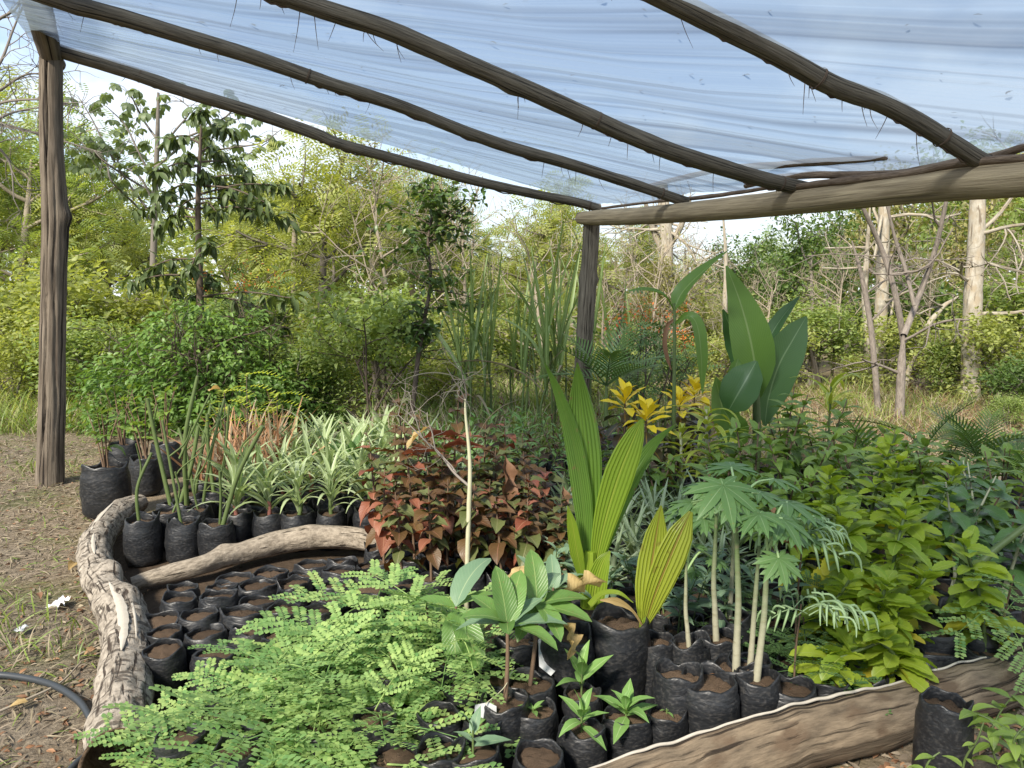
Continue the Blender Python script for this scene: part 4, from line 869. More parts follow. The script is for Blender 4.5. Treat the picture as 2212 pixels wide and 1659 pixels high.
# ================================================================ bags
def bag_tpl(seed, open_=.0):
    rnd = np.random.default_rng(seed); n = 30; th = np.linspace(0, 2*np.pi, n, endpoint=False); rows = []
    zs = list(np.linspace(0, 1.0, 13)); p1, p2 = rnd.uniform(0, 6, 2)
    for z in zs:
        r = 1+.05*np.sin(2*th+p1)+.03*np.sin(3*th+p2)+.06*math.sin(math.pi*z)-.05*(z > .9)
        w = np.array([noise.fractal((math.cos(t)*1.3+seed, math.sin(t)*1.3, z*5.5), 1, 2, 3) for t in th]); r = r+.04*w+.02*np.sin(th*7+5*z+p2)*math.sin(math.pi*min(1, z*1.1))*(1-.5*z)+.05*np.sin(th+p1)*(z-.5)
        if z == 0: r = r*.9
        rows.append((r, np.full(n, z)+(.0 if z < .95 else 0)))
    fl = rnd.uniform(0, 6.28); flap = np.exp(-(np.angle(np.exp(1j*(th-fl)))/.55)**2)*rnd.uniform(-.6, 1.6)
    rim = flap+1.4*np.array([noise.noise((math.cos(t)*1.5+seed*3, math.sin(t)*1.5, 9.0)) for t in th])
    rows.append((rows[-1][0]*(.98+.05*rim), 1.03+.06*rim)); rows.append((rows[-2][0]*(.92+.08*rim), 1.05+.09*rim))
    rows.append((rows[-3][0]*(.88+.04*rim), 1.02+.08*rim)); rows.append((rows[-4][0]*.90, np.full(n, .90)))
    V = np.concatenate([np.stack([r*np.cos(th), r*np.sin(th), z], -1) for r, z in rows]); k = len(rows)
    i = np.arange(k-1)[:, None]*n; j = np.arange(n)[None]
    f = np.stack([i+j, i+(j+1) % n, i+n+(j+1) % n, i+n+j], -1).reshape(-1, 4)
    m = MB(); m.add(V, f); bag = m.mesh('bag', M['bag'])
    V = [(0, 0, .96)]; R_ = rows[-1][0]
    for q in (.3, .6, .85, 1.0):
        for a in range(n): V.append((R_[a]*q*math.cos(th[a]), R_[a]*q*math.sin(th[a]), .90+.06*(1-q*q)+.075*noise.noise((q*3*math.cos(th[a]), q*3*math.sin(th[a]), seed))))
    f3 = [[0, 1+a, 1+(a+1) % n] for a in range(n)]; f4 = [[1+b*n+a, 1+(b+1)*n+a, 1+(b+1)*n+(a+1) % n, 1+b*n+(a+1) % n] for b in range(3) for a in range(n)]
    m = MB(); m.add(V, [np.array(f3), np.array(f4)]); return bag, m.mesh('soil', M['soil'])
BAGS = [bag_tpl(s) for s in range(7)]
def add_bag(root, r, h, off=(0, 0, 0), tilt=0.0):
    b, s = BAGS[rng.integers(0, len(BAGS))]
    m = Matrix.Translation(off) @ Matrix.Rotation(rng.uniform(-1, 1)*tilt, 4, 'X') @ Matrix.Rotation(rng.uniform(0, 6.28), 4, 'Z') @ Matrix.Diagonal((r, r*rng.uniform(.88, 1.1), h, 1))
    o = place(b, 'bag', root, m); place(s, 'soil', o); return o
def potted(name, label, cat, group, x, y, r=.09, h=.22):
    root = thing(name, label, cat, (x, y, .015), group); add_bag(root, r, h, tilt=.04); return root, h*.92
def stem(root, pts, r, mat, sides=6, n=12, name='stem'):
    mb = MB(); P = tube(mb, pts, r, sides, n, True); mb.build(name, mat, root); return P
def rnf(a, b): return float(rng.uniform(a, b))
def rosette(root, me, p, n, el, size, spin=0.0, jit=.25, name='leaf', up=0.0):
    for i in range(n):
        t = i/max(1, n-1); place(me[rng.integers(0, len(me))], name, root, mtx(np.asarray(p)+[0, 0, up*t], spin+i*2.4+rnf(-jit, jit), el[0]+(el[1]-el[0])*t+rnf(-.12, .12), rnf(-.2, .2), rnf(*size)*(1-.25*t)))

# ---------------------------------------------------------------- empty soil-filled bags, between the two logs and the feathery seedlings
gname = 'small soil filled bags between the bent log and the feathery seedlings'
brow = [(3.70, -1.00, -.52, 4), (3.55, -1.32, -.50, 6), (3.40, -1.50, -.48, 7), (3.24, -1.46, -.46, 7), (3.08, -1.48, -.44, 7), (2.92, -1.38, -.42, 7), (2.76, -1.30, -.40, 6)]
for k, (Y, x0, x1, n) in enumerate(brow):
    for i in range(n):
        x = x0+(x1-x0)*i/(n-1)+rnf(-.014, .014)
        root = thing('soil_bag', '%s soil filled bag from the left, %s small row before the bent log' % (ORD[i], ORD[k]), 'bag', (x, Y+rnf(-.02, .02), .015), gname)
        add_bag(root, .083*rnf(.92, 1.06), .165*rnf(.85, 1.15), tilt=.12)

# ---------------------------------------------------------------- cuttings and striped strap-leaved seedlings behind the bent log
ST = [tmesh('leaf', leaf('strap', .10, 7, 3, d, .4, .06, s), M['varieg']) for s, d in enumerate((.6, 1.0, 1.6, 2.3))]
RE = [tmesh('blade', leaf('strap', .035, 5, 2, d, .3), M[k]) for d, k in ((.3, 'rustl'), (.8, 'strawl'), (.15, 'rustl'))]
vg = 'striped strap leaved seedlings behind the bent log'; cg = 'bare green cuttings in black bags behind the curved log'
n_v = 0; ci = 0
for k, Y in enumerate((4.20, 4.43, 4.66, 4.90, 5.14, 5.40, 5.66, 5.92)):
    xs = np.arange(-2.06+.02*k-(.1 if k > 1 else 0), -.66-.02*k, .198)
    for i, x in enumerate(xs):
        x = float(x)+rnf(-.02, .02); y = Y+rnf(-.03, .03); px = 1106+1662*x/Y; r, h = .092*rnf(.94, 1.05), .225*rnf(.92, 1.08)
        if k == 0 and px > 500: continue
        if px < 470 and k < 4:
            ci += 1; root, z = potted('cutting', '%s bare green cutting from the curved log, %s row behind the bent log' % (ORD[i], ORD[k]), 'cutting', cg, x, y, r, h)
            for s in range(rng.integers(1, 3)):
                L = rnf(.25, .72); a = rnf(-.25, .5); q = [(rnf(-.03, .03), rnf(-.03, .03), z-.03)]; q += [(q[0][0]+a*L*.45+rnf(-.04, .04), q[0][1]+rnf(-.02, .02), z+L*.5), (q[0][0]+a*L, q[0][1]+rnf(-.05, .05), z+L)]
                rr = rnf(.005, .013); mb = MB(); P = tube(mb, q, [rr*1.15, rr, rr*.9], 7, 24, True, .06, 0, [(.3, 0, .3, .02), (.6, 2, .3, .02), (.8, 4, .3, .02)], ci); mb.build('stem', M['stemgreen'], root)
                if rng.random() < .5: stem(root, [P[15], P[15]+[rnf(-.02, .12), 0, .08], P[15]+[rnf(-.05, .16), rnf(-.05, .05), .2]], [.006, .004], M['stemgreen'], 5, 8, 'side_shoot')
        elif px > 455 or k >= 4:
            if k >= 4 and px < 600:
                root, z = potted('reed_seedling', '%s dry reed tuft from the left, %s row behind the bent log' % (ORD[i], ORD[k]), 'seedling', 'dry brown reed tufts behind the cuttings', x, y, r, h)
                for s in range(30): place(RE[rng.integers(0, 3)], 'blade', root, mtx((rnf(-.05, .05), rnf(-.05, .05), z-.01), rnf(0, 6.28), rnf(.55, 1.5), rnf(-1, 1), rnf(.28, .58)))
                continue
            n_v += 1; root, z = potted('striped_seedling', '%s striped strap leaved plant from the left, %s row behind the bent log' % (ORD[i], ORD[k]), 'seedling', vg, x, y, r, h)
            L = rnf(.25, .40); stem(root, [(0, 0, z-.02), (rnf(-.02, .02), 0, z+.07), (rnf(-.03, .03), rnf(-.02, .02), z+.14)], [.014, .012, .008], M['stemred'] if rng.random() < .6 else M['stemgreen'], 6, 6)
            for s in range(rng.integers(18, 24)):
                t = rng.random(); place(ST[rng.integers(0, 4)], 'leaf', root, mtx((0, 0, z+.02+.13*t), s*2.4+rnf(-.3, .3), .6+.8*t+rnf(-.2, .2), rnf(-.2, .2), L*rnf(.7, 1.1)))

# large bag with leafy shoots beside the left post, and more bags behind it
SM = [tmesh('leaf', leaf('lance', .33, 5, 3, d, .3, .1, s), M['small']) for s, d in enumerate((.5, .9, 1.4))]
SH = [tmesh('leaf', leaf('ovate', .42, 6, 3, d, .3, .12, s), M['shrub']) for s, d in enumerate((.6, 1.1, 1.6))]
SL = [tmesh('leaf', leaf('ovate', .42, 6, 3, d, .3, .12, s), M['shrub_l']) for s, d in enumerate((.6, 1.1, 1.6))]
def leafy(name, label, cat, group, x, y, h, me, n, size, r=.085, bh=.2, smat='stemgreen', lean=0.0, low=.25, el=(-.5, .7), stems=1, leafname='leaf', sr=.007):
    root, z = potted(name, label, cat, group, x, y, r, bh)
    for s in range(stems):
        b = (rnf(-.03, .03)*(stems > 1), rnf(-.03, .03)*(stems > 1), z-.02); a = rnf(0, 6.28); ll = lean+(.18 if stems > 1 else 0)
        P = stem(root, [b, (b[0]+ll*h*.4*math.cos(a), b[1]+ll*h*.4*math.sin(a), z+(h-z)*.5), (b[0]+ll*h*math.cos(a), b[1]+ll*h*math.sin(a), h)], [sr, sr*.85, sr*.4], M[smat], 6, 12)
        m = n//stems
        for i in range(m):
            t = low+(1-low)*(i+.5)/m; q = P[min(11, int(t*11))]
            place(me[rng.integers(0, len(me))], leafname, root, mtx(q, i*2.4+rnf(-.4, .4), el[0]+(el[1]-el[0])*t+rnf(-.25, .25), rnf(-.3, .3), rnf(*size)*(1.05-.35*t**3)))
    return root
for i, (px, Y, lab, me) in enumerate([(212, 5.15, 'large crumpled black bag of leafy shoots beside the left post', SH), (300, 5.75, 'leafy shoots in a black bag behind the large crumpled bag', SL), (255, 6.3, 'leafy seedling farther behind the large crumpled bag', SH), (345, 6.3, 'light green leafy seedling left of the dry reed tufts', SL)]):
    x = (px-1106)/1662*Y; leafy('leafy_shoots', lab, 'seedling', 'leafy bags near the left post', x, Y, .75, me, 34, (.09, .15), .145 if i == 0 else .12, .33 if i == 0 else .26, 'stembrown', 0, .35, (-.5, .9), 5)
# long rusty shoot and yellow-green young leaves
LIM = [tmesh('leaf', spray(9, .20, .05, d), M['lime']) for d in (1.0, 1.8)]
for i, (px, Y, h, lab) in enumerate([(470, 5.0, .86, 'thin dark stem with lime green drooping young leaves'), (520, 5.2, .95, 'tallest stem with lime green drooping young leaves'), (585, 5.3, .80, 'lime green drooping young leaves above the striped seedlings')]):
    root, z = potted('lime_leaf_seedling', lab, 'seedling', 'lime green tipped seedlings', (px-1106)/1662*Y, Y, .09, .22); P = stem(root, [(0, 0, z-.02), (.02, 0, .5), (.03, 0, h)], [.006, .005, .003], M['darktwig'], 5, 12)
    for j in range(7): place(LIM[j % 2], 'leaf', root, mtx(P[11-j//2], j*2.1, .35, 0, rnf(.16, .26)))
for i, (x, y, ty, Y) in enumerate([(405, 1100, 810, 4.5)]):
    x0 = (370-1106)/1662*Y; root, z = potted('tall_cutting', 'tallest thick green cutting with a cut top above the dry reeds', 'cutting', cg, x0, Y+.1, .095, .22); o = np.array(root.location)
    stem(root, [(0, 0, z), at(400, 950, Y)-o, at(427, 812, Y)-o], [.016, .014, .010], M['stemgreen'], 8, 14); stem(root, [at(388, 990, Y)-o, at(420, 920, Y)-o, at(455, 850, Y)-o], [.008, .007, .006], M['stemgreen'], 6, 10, 'side_shoot')
    place(tmesh('dead_leaf', leaf('ovate', .7, 5, 3, .9, .5), M['dry']), 'dead_leaf', root, mtx(at(452, 845, Y)-o, 1.2, .2, .5, .09))

# ---------------------------------------------------------------- copper leaved seedlings
CO = [tmesh('leaf', leaf('ovate', .66, 6, 5, d, .35, .16, s), M[m]) for s, (d, m) in enumerate(((.6, 'copper'), (1.1, 'copper'), (.9, 'copper'), (1.0, 'copper_g'), (.6, 'copper_g'), (.8, 'copper_r'), (1.3, 'copper_r')))]
cp = [(3.50, -.50, 6), (3.72, -.62, 7), (3.95, -.68, 7), (4.2, -.66, 6), (4.45, -.62, 6)]
for k, (Y, x0, n) in enumerate(cp):
    for i in range(n):
        x = x0+i*.145+rnf(-.03, .03); px = 1106+1662*x/Y; h = (.66+.05*k)*rnf(.85, 1.12)*(1.0 if px < 1010 else .80)
        leafy('copper_leaf_seedling', '%s copper leaved seedling from the left, %s row right of the bent log' % (ORD[i], ORD[k]), 'seedling', 'copper leaved seedlings in the middle', x, Y+rnf(-.03, .03), h, CO[:5]+CO[5:] if rng.random() < .42 else CO[:5], 24, (.085, .15), .075, .17, 'stembrown', .06, .3, (-.9, .35), 1, 'leaf', .007)
DB = [tmesh('dead_leaf', leaf('lance', .24, 12, 9, d, 1.5, .9, s), M['drybrown']) for s, d in enumerate((.4, .8))]
for x, y, Y, L, a, lab in ((1090, 985, 3.7, .30, -1.45, 'longest curled brown dead leaf hanging right of the pale stick'), (1150, 1050, 3.9, .16, -1.3, 'shortest curled brown dead leaf among the copper leaves'), (1215, 1050, 3.9, .20, -1.4, 'curled brown dead leaf at the right end of the copper leaves'), (1232, 985, 4.2, .2, -1.2, 'highest curled brown dead leaf beside the tall coconut leaves')):
    p = at(x, y, Y); root = thing('dead_leaf', lab, 'leaf', p, 'hanging dead leaves'); place(DB[0], 'blade', root, mtx((0, 0, 0), -1.4, a, .4, L))
for x, y, Y, L, az, lab in ((860, 985, 3.75, .26, .1, 'pinkish tattered leaf lying on the copper leaves'), (905, 950, 3.9, .24, .3, 'coppery dead leaf above the pinkish tattered leaf'), (960, 965, 3.8, .22, -.3, 'red brown leaf beside the top of the pale stick'), (880, 970, 3.7, .2, 1.0, 'pale curled leaf standing on the copper leaves')):
    tag(place(tmesh('dead_leaf', leaf('lance', .34, 7, 3, .4, .5, .3, x), M['copper_r'] if L > .2 else M['dry']), 'dead_leaf', None, mtx(at(x, y, Y), az, .15 if L > .2 else .6, .5, L)), lab, 'leaf')

# pale stick and the dead branching stem
b = at(1008, 1262, 3.40); root = thing('pale_stick', 'bare pale straight stick standing in front of the copper leaves', 'stick', (b[0], b[1], .0)); o = np.array(root.location)
mb = MB(); tube(mb, [b*[1, 1, 0], b, at(1013, 1100, 3.42), at(1015, 1000, 3.43), at(1006, 900, 3.45), at(1005, 862, 3.45)], [.012, .012, .011, .009, .006, .004], 8, 60, True, .06, .04, [(.3, 1, .3, .01), (.55, 4, .3, .01), (.7, 2, .3, .012)], 3); mb.build('stick', M['stempale'], root, o)
mb = MB(); tips = []; rr_ = np.random.default_rng(2); tube(mb, [at(1013, 1050, 3.43), at(980, 1020, 3.5), at(950, 980, 3.6), at(915, 950, 3.6)], [.007, .006, .005, .003], 6, 20)
for q in ((930, 965), (950, 985), (1005, 880), (915, 950), (985, 1020), (1005, 870)): grow(mb, tips, at(*q, 3.5), (rnf(-.8, .3), rnf(-.3, .3), .8), .22, .004, 2, rr_, .4, .1, (2, 4), .75, 4)
mb.build('dead_twigs', M['greytwig'], root, o)

# ---------------------------------------------------------------- rear middle: mixed small seedlings
GR = [tmesh('leaf', leaf('strap', .07, 6, 2, d, .2), M['small']) for d in (.6, 1.3, 2.0)]
GG = [tmesh('leaf', leaf('strap', .07, 6, 2, d, .2), M['spiky']) for d in (.5, 1.1, 1.7)]
DK = [tmesh('leaf', leaf('lance', .2, 5, 3, d, .3), M['copper']) for d in (.9, 1.6)]
mg = 'mixed small seedlings at the back of the bed'; kinds = [('grassy_seedling', 'grassy green seedling', GR, .34), ('leafy_seedling', 'narrow leaved green seedling', SM, .45), ('dark_seedling', 'wispy dark leaved seedling', DK, .5), ('grey_grass_seedling', 'grey green grassy seedling', GG, .36)]
for k, Y in enumerate((4.75, 5.0, 5.3, 5.6, 5.95, 6.3)):
    for i in range(9):
        x = -.75+k*.0+i*.185+rnf(-.04, .04); px = 1106+1662*x/Y
        kd = kinds[0 if px < 1000 and rng.random() < .6 else 3 if px < 1050 and rng.random() < .7 else 1 if px < 1180 and rng.random() < .7 else 2 if rng.random() < .6 else 1]
        lab = '%s, %s from the left, %s row behind the copper leaves' % (kd[1], ORD[i], ORD[k])
        if kd[2] in (GR, GG):
            root, z = potted(kd[0], lab, 'seedling', mg, x, Y, .08, .18)
            for s in range(16): place(kd[2][s % 3], 'leaf', root, mtx((rnf(-.02, .02), rnf(-.02, .02), z-.01), rnf(0, 6.28), rnf(.7, 1.45), 0, kd[3]*rnf(.7, 1.2)))
        else: leafy(kd[0], lab, 'seedling', mg, x, Y, kd[3]*rnf(.9, 1.35), kd[2], 20, (.08, .14), .08, .18, 'darktwig' if kd[2] is DK else 'stemgreen', .05, .35, (-.5, .8), 2, sr=.004)
# fresh upright broad leaves and a dark one standing over the striped plants
BD = tmesh('leaf', leaf('obovate', .36, 7, 5, .3, .5), M['shrub']); BD2 = tmesh('leaf', leaf('obovate', .3, 7, 5, .2, .5), M['darkleaf'])
for px, Y, L, me, lab in ((945, 4.9, .27, BD, 'rosette of broad green leaves behind the copper leaves'), (757, 5.0, .30, BD2, 'dark upright broad leaf plant among the striped seedlings')):
    root, z = potted('broad_leaf_seedling', lab, 'seedling', None, (px-1106)/1662*Y, Y, .085, .2); stem(root, [(0, 0, z-.02), (0, 0, z+.12)], [.01, .008], M['stemgreen'])
    for i in range(6): place(me, 'leaf', root, mtx((0, 0, z+.12), i*2.4, rnf(.5, 1.45), 0, L*rnf(.8, 1.1)))
# arching pale dead blade behind the pale stick
mb = MB(); tag(place(tmesh('arching_blade', leaf('strap', .05, 12, 3, 1.5, .4), M['strawl']), 'arching_blade', None, mtx(at(1030, 985, 4.3), .05, 1.35, 0, .46)), 'pale arching dry blade right of the pale stick', 'leaf')

# ---------------------------------------------------------------- grey green spiky plants behind the coconut seedlings
SPK = [tmesh('leaf', leaf('strap', .085, 7, 3, d, .5), M['spiky']) for d in (.2, .6, 1.0, 1.4)]
for k, (Y, x0, n) in enumerate(((3.45, .30, 5), (3.75, .28, 6), (4.05, .28, 6), (4.35, .30, 6), (4.65, .35, 5))):
    for i in range(n):
        root, z = potted('spiky_seedling', '%s grey spiky rosette from the left, %s row behind the coconut seedlings' % (ORD[i], ORD[k]), 'seedling', 'grey green spiky rosettes', x0+i*.165+rnf(-.02, .02), Y, .08, .18)
        for s in range(18): t = s/17; place(SPK[rng.integers(0, 4)], 'leaf', root, mtx((0, 0, z-.02+.05*t), s*2.4+rnf(-.3, .3), .35+1.05*t, rnf(-.2, .2), rnf(.22, .34)))
# ---------------------------------------------------------------- leaves laid out along a curve (large single leaves)
def wide_leaf(root, o, pts, Y0, wid, mat, twist=0.0, fold=.15, cols=7, pleat=0.0, n=20, name='leaf', face=None, label=None, wave=.0):
    """pts: (x, y, depth offset) along the midrib; wid: width in picture units at equal steps"""
    P = smooth_path([at(x, y, Y0+d) for x, y, d in pts], n); s = Y0/F
    T = np.gradient(P, axis=0); T /= np.linalg.norm(T, axis=1)[:, None]
    w = np.interp(np.linspace(0, 1, n), np.linspace(0, 1, len(wid)), wid)*s/2; V = []; U = []
    view = np.array([0, -1.0, .15]) if face is None else np.array(face, float)
    for i in range(n):
        S = np.cross(T[i], view); S /= np.linalg.norm(S)+1e-9; N = np.cross(S, T[i])
        tw = twist*(.4+.6*i/n); S, N = S*math.cos(tw)+N*math.sin(tw), N*math.cos(tw)-S*math.sin(tw)
        for k in range(cols):
            c_ = -1+2*k/(cols-1); lift = abs(c_)*fold*w[i]+(pleat*w[i]*(1 if k % 2 else -1))+wave*w[i]*abs(c_)*math.sin(i*.9+c_*2)
            V.append(P[i]+S*c_*w[i]+N*lift); U.append((.5+c_/2, i/(n-1)))
    f = np.array([[i*cols+k, i*cols+k+1, (i+1)*cols+k+1, (i+1)*cols+k] for i in range(n-1) for k in range(cols-1)])
    mb = MB(); mb.add(V, f, np.array(U)); ob = mb.build(name, mat, root, o)
    if label: ob['label'] = label
    return ob
def rim(x, y, z): p = onz(x, y, z); return float(p[0]), float(p[1])

# coconut seedlings
x, y = rim(1272, 1345, .25); Y = y; root, z = potted('coconut_seedling', 'tall coconut seedling with upright pleated leaves left of the bag with the forked leaf', 'seedling', 'coconut seedlings', x, y, .115, .27); o = np.array(root.location)
Yc = Y
mb = MB(); tube(mb, [at(1274, 1310, Yc), at(1273, 1250, Yc), at(1276, 1190, Yc)], [.036, .034, .022], 10, 12); mb.build('stem', M['coco_y'], root, o)
wide_leaf(root, o, [(1266, 1235, 0), (1262, 1110, .02), (1240, 960, .05), (1207, 850, .06), (1176, 783, .05)], Yc, [14, 34, 44, 40, 28, 15, 2], M['coco'], .3, .3, 9, .05)
wide_leaf(root, o, [(1272, 1235, 0), (1272, 1120, .03), (1264, 990, .06), (1254, 880, .08), (1247, 783, .07)], Yc, [20, 42, 62, 76, 70, 42, 3], M['coco'], -.15, .1, 15, .045)
wide_leaf(root, o, [(1284, 1235, 0), (1306, 1130, -.02), (1336, 1030, -.04), (1366, 955, -.05), (1388, 905, -.05)], Yc, [18, 42, 58, 66, 58, 38, 6], M['coco_y'], .25, .2, 13, .04)
wide_leaf(root, o, [(1290, 1225, 0), (1325, 1120, .05), (1370, 1030, .1), (1415, 960, .16), (1462, 915, .22)], Yc, [16, 40, 50, 46, 34, 18, 2], M['coco'], .9, .6, 9, .05)
wide_leaf(root, o, [(1262, 1265, 0), (1246, 1190, -.04), (1236, 1130, -.06), (1226, 1092, -.07)], Yc, [12, 30, 22, 2], M['coco_y'], .4, .5, 5)
wide_leaf(root, o, [(1280, 1310, -.03), (1288, 1260, -.05), (1302, 1215, -.06), (1318, 1190, -.06)], Yc, [40, 50, 34, 3], M['coco_y'], .2, .45, 5)
x, y = rim(1333, 1362, .30); Y2 = y; root, z = potted('coconut_seedling', 'short coconut seedling with one forked pleated leaf in a large glossy bag', 'seedling', 'coconut seedlings', x, y, .118, .32); o = np.array(root.location)
mb = MB(); tube(mb, [at(1380, 1372, Y2+.02), at(1390, 1345, Y2), at(1394, 1325, Y2)], [.012, .011, .006], 8, 8); mb.build('stem', M['coco_y'], root, o)
wide_leaf(root, o, [(1388, 1352, 0), (1398, 1280, .02), (1412, 1190, .05), (1428, 1092, .06)], Y2, [14, 42, 62, 66, 50, 4], M['coco_b'], .1, .2, 11, .04)
wide_leaf(root, o, [(1392, 1352, 0), (1418, 1275, -.02), (1455, 1185, -.02), (1492, 1105, 0)], Y2, [14, 44, 62, 70, 58, 10], M['coco_b'], -.1, .2, 11, .04)
wide_leaf(root, o, [(1388, 1352, -.01), (1365, 1318, -.05), (1330, 1298, -.08), (1296, 1296, -.1)], Y2, [4, 6, 18, 3], M['dry'], 0, .4, 3, name='dead_leaf')
wide_leaf(root, o, [(1275, 1310, -.04), (1300, 1285, -.05), (1335, 1282, -.07), (1368, 1302, -.08)], Y2, [20, 18, 14, 2], M['coco_y'], 0, .4, 5, face=(0, -.4, 1))

# tall paddle-leaved plants at the back
Y = 5.0; g = np.array(G(1457, Y)); root, z = potted('tall_paddle_plant', 'tall single stemmed plant with three narrow paddle leaves at its top', 'plant', 'paddle leaved plants', g[0], Y, .11, .25); o = np.array(root.location)
mb = MB(); tube(mb, [(g[0], Y, z-.05), at(1452, 1060, Y), at(1456, 850, Y), at(1457, 690, Y), at(1455, 655, Y)], [.017, .015, .013, .010, .008], 8, 30); mb.build('stem', M['stemgreen'], root, o)
wide_leaf(root, o, [(1456, 668, 0), (1475, 630, .0), (1520, 585, -.06), (1574, 541, -.15)], Y, [8, 34, 40, 36, 22, 3], M['banana'], .5, .35, 7, face=(0, -.7, .6))
wide_leaf(root, o, [(1456, 672, 0), (1435, 640, -.05), (1400, 628, -.10), (1355, 629, -.18)], Y, [5, 20, 24, 20, 3], M['banana'], 0, .4, 5, face=(0, -.4, .9))
wide_leaf(root, o, [(1458, 700, 0), (1485, 682, -.1), (1505, 700, -.14), (1514, 760, -.15), (1517, 850, -.13)], Y, [5, 14, 24, 30, 26, 3], M['banana'], .3, .4, 5)
wide_leaf(root, o, [(1456, 690, 0), (1440, 705, -.03), (1434, 740, -.05), (1440, 775, -.05), (1450, 800, -.04)], Y, [3, 10, 12, 10, 2], M['drybrown'], .5, .6, 3, name='dead_leaf')
wide_leaf(root, o, [(1450, 1075, 0), (1446, 1020, -.05), (1443, 980, -.05)], Y, [16, 12, 3], M['dry'], 0, .4, 3, name='dead_leaf')
wide_leaf(root, o, [(1463, 1090, 0), (1470, 1040, -.03), (1473, 1010, -.03)], Y, [14, 12, 3], M['dry'], 0, .4, 3, name='dead_leaf')
stem(root, [at(1415, 1075, Y)-o, at(1435, 960, Y)-o, at(1437, 850, Y)-o], [.009, .007, .004], M['stemgreen'], 6, 12, 'side_stem')
Y = 5.25; g = np.array(G(1640, Y)); root, z = potted('broad_paddle_plant', 'large plant with broad upright paddle leaves on the right', 'plant', 'paddle leaved plants', g[0], Y, .13, .28); o = np.array(root.location)
mb = MB(); tube(mb, [(g[0], Y, z-.05), at(1635, 960, Y), at(1634, 880, Y), at(1634, 800, Y)], [.035, .032, .028, .016], 10, 20); mb.build('stem', M['stemgreen'], root, o)
wide_leaf(root, o, [(1636, 860, .02), (1632, 800, .0), (1620, 730, -.02), (1598, 650, .0), (1569, 574, .05)], Y, [14, 52, 84, 92, 84, 62, 36, 4], M['banana'], .12, .22, 9, n=26)
wide_leaf(root, o, [(1652, 920, .05), (1660, 860, .06), (1682, 790, .07), (1712, 735, .1), (1742, 684, .16)], Y, [6, 54, 88, 96, 88, 60, 6], M['banana_d'], -.25, .12, 9, n=26)
wide_leaf(root, o, [(1604, 830, .10), (1594, 770, .12), (1582, 720, .13), (1562, 668, .12)], Y, [8, 34, 44, 34, 4], M['banana_d'], .5, .5, 7)
wide_leaf(root, o, [(1640, 800, .10), (1660, 735, .16), (1690, 685, .22), (1728, 640, .3)], Y, [8, 26, 34, 28, 3], M['banana_d'], .9, .5, 7)
wide_leaf(root, o, [(1578, 955, -.05), (1566, 905, -.05), (1553, 850, -.04), (1546, 815, -.02)], Y, [20, 66, 60, 36, 4], M['banana'], -.3, .3, 7)
wide_leaf(root, o, [(1572, 890, -.12), (1590, 858, -.16), (1612, 820, -.16), (1634, 780, -.12)], Y, [10, 66, 84, 66, 6], M['banana_d'], .6, .35, 7)
wide_leaf(root, o, [(1606, 960, -.05), (1585, 930, -.10), (1575, 905, -.12), (1560, 880, -.14)], Y, [20, 60, 66, 40, 5], M['banana'], .3, .3, 7)
wide_leaf(root, o, [(1570, 850, -.06), (1574, 830, -.06), (1590, 790, -.05), (1594, 775, -.05)], Y, [4, 20, 24, 3], M['banana'], .3, .5, 5)

# ---------------------------------------------------------------- yellow crotons, dark leaved and yellow green strap plants
CY = [tmesh('leaf', leaf('obovate', .36, 6, 3, d, .35, .15, s), M['croton_y']) for s, d in enumerate((.3, .8, 1.1))]
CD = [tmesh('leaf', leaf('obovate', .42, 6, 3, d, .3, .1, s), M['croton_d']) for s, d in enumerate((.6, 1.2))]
for px, py, Y, lab in ((1350, 868, 5.1, 'yellow croton rosette nearest the corner post'), (1396, 905, 4.9, 'lowest and brightest yellow croton rosette'), (1468, 875, 5.2, 'yellow croton rosette behind the tall single stem'), (1500, 850, 5.5, 'greenish yellow croton behind the others')):
    p = at(px, py, Y); root, z = potted('yellow_croton', lab, 'plant', 'yellow crotons', p[0], Y, .1, .22); hz_ = p[2]-.015
    stem(root, [(0, 0, z-.02), (0, 0, hz_*.6), (0, 0, hz_)], [.011, .009, .006], M['stembrown'])
    for i in range(15): t = i/14; place(CY[rng.integers(0, 3)], 'leaf', root, mtx((0, 0, hz_-.06+.09*t), i*2.4+rnf(-.3, .3), -.1+1.3*t+rnf(-.1, .1), rnf(-.3, .3), rnf(.15, .21)*(1-.2*t)))
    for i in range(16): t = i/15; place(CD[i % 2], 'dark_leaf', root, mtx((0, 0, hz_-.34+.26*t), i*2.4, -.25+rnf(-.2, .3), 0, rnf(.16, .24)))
DR = [tmesh('leaf', leaf('strap', .15, 9, 3, d, .35, .05, s), M['drac']) for s, d in enumerate((.8, 1.5, 2.2))]
for px, Y, ty, n, lab in ((1530, 4.75, 890, 34, 'yellow green strap leaved plant in front of the paddle leaves'), (1475, 4.9, 930, 16, 'smaller yellow green strap leaved plant behind the tall stem'), (1590, 4.6, 960, 14, 'low yellow green strap leaved plant under the paddle leaves')):
    h = hgt(ty, Y); root, z = potted('strap_leaf_plant', lab, 'plant', 'yellow green strap leaved plants', (px-1106)/1662*Y, Y, .1, .22); P = stem(root, [(0, 0, z-.02), (.01, 0, h*.6), (0, 0, h)], [.012, .011, .008], M['stempale'], 7, 14)
    for i in range(n): t = .35+.65*i/n; place(DR[rng.integers(0, 3)], 'leaf', root, mtx(P[int(t*13)], i*2.4+rnf(-.3, .3), .2+.9*max(0, t-.5)+rnf(-.2, .2), rnf(-.2, .2), rnf(.2, .32)))

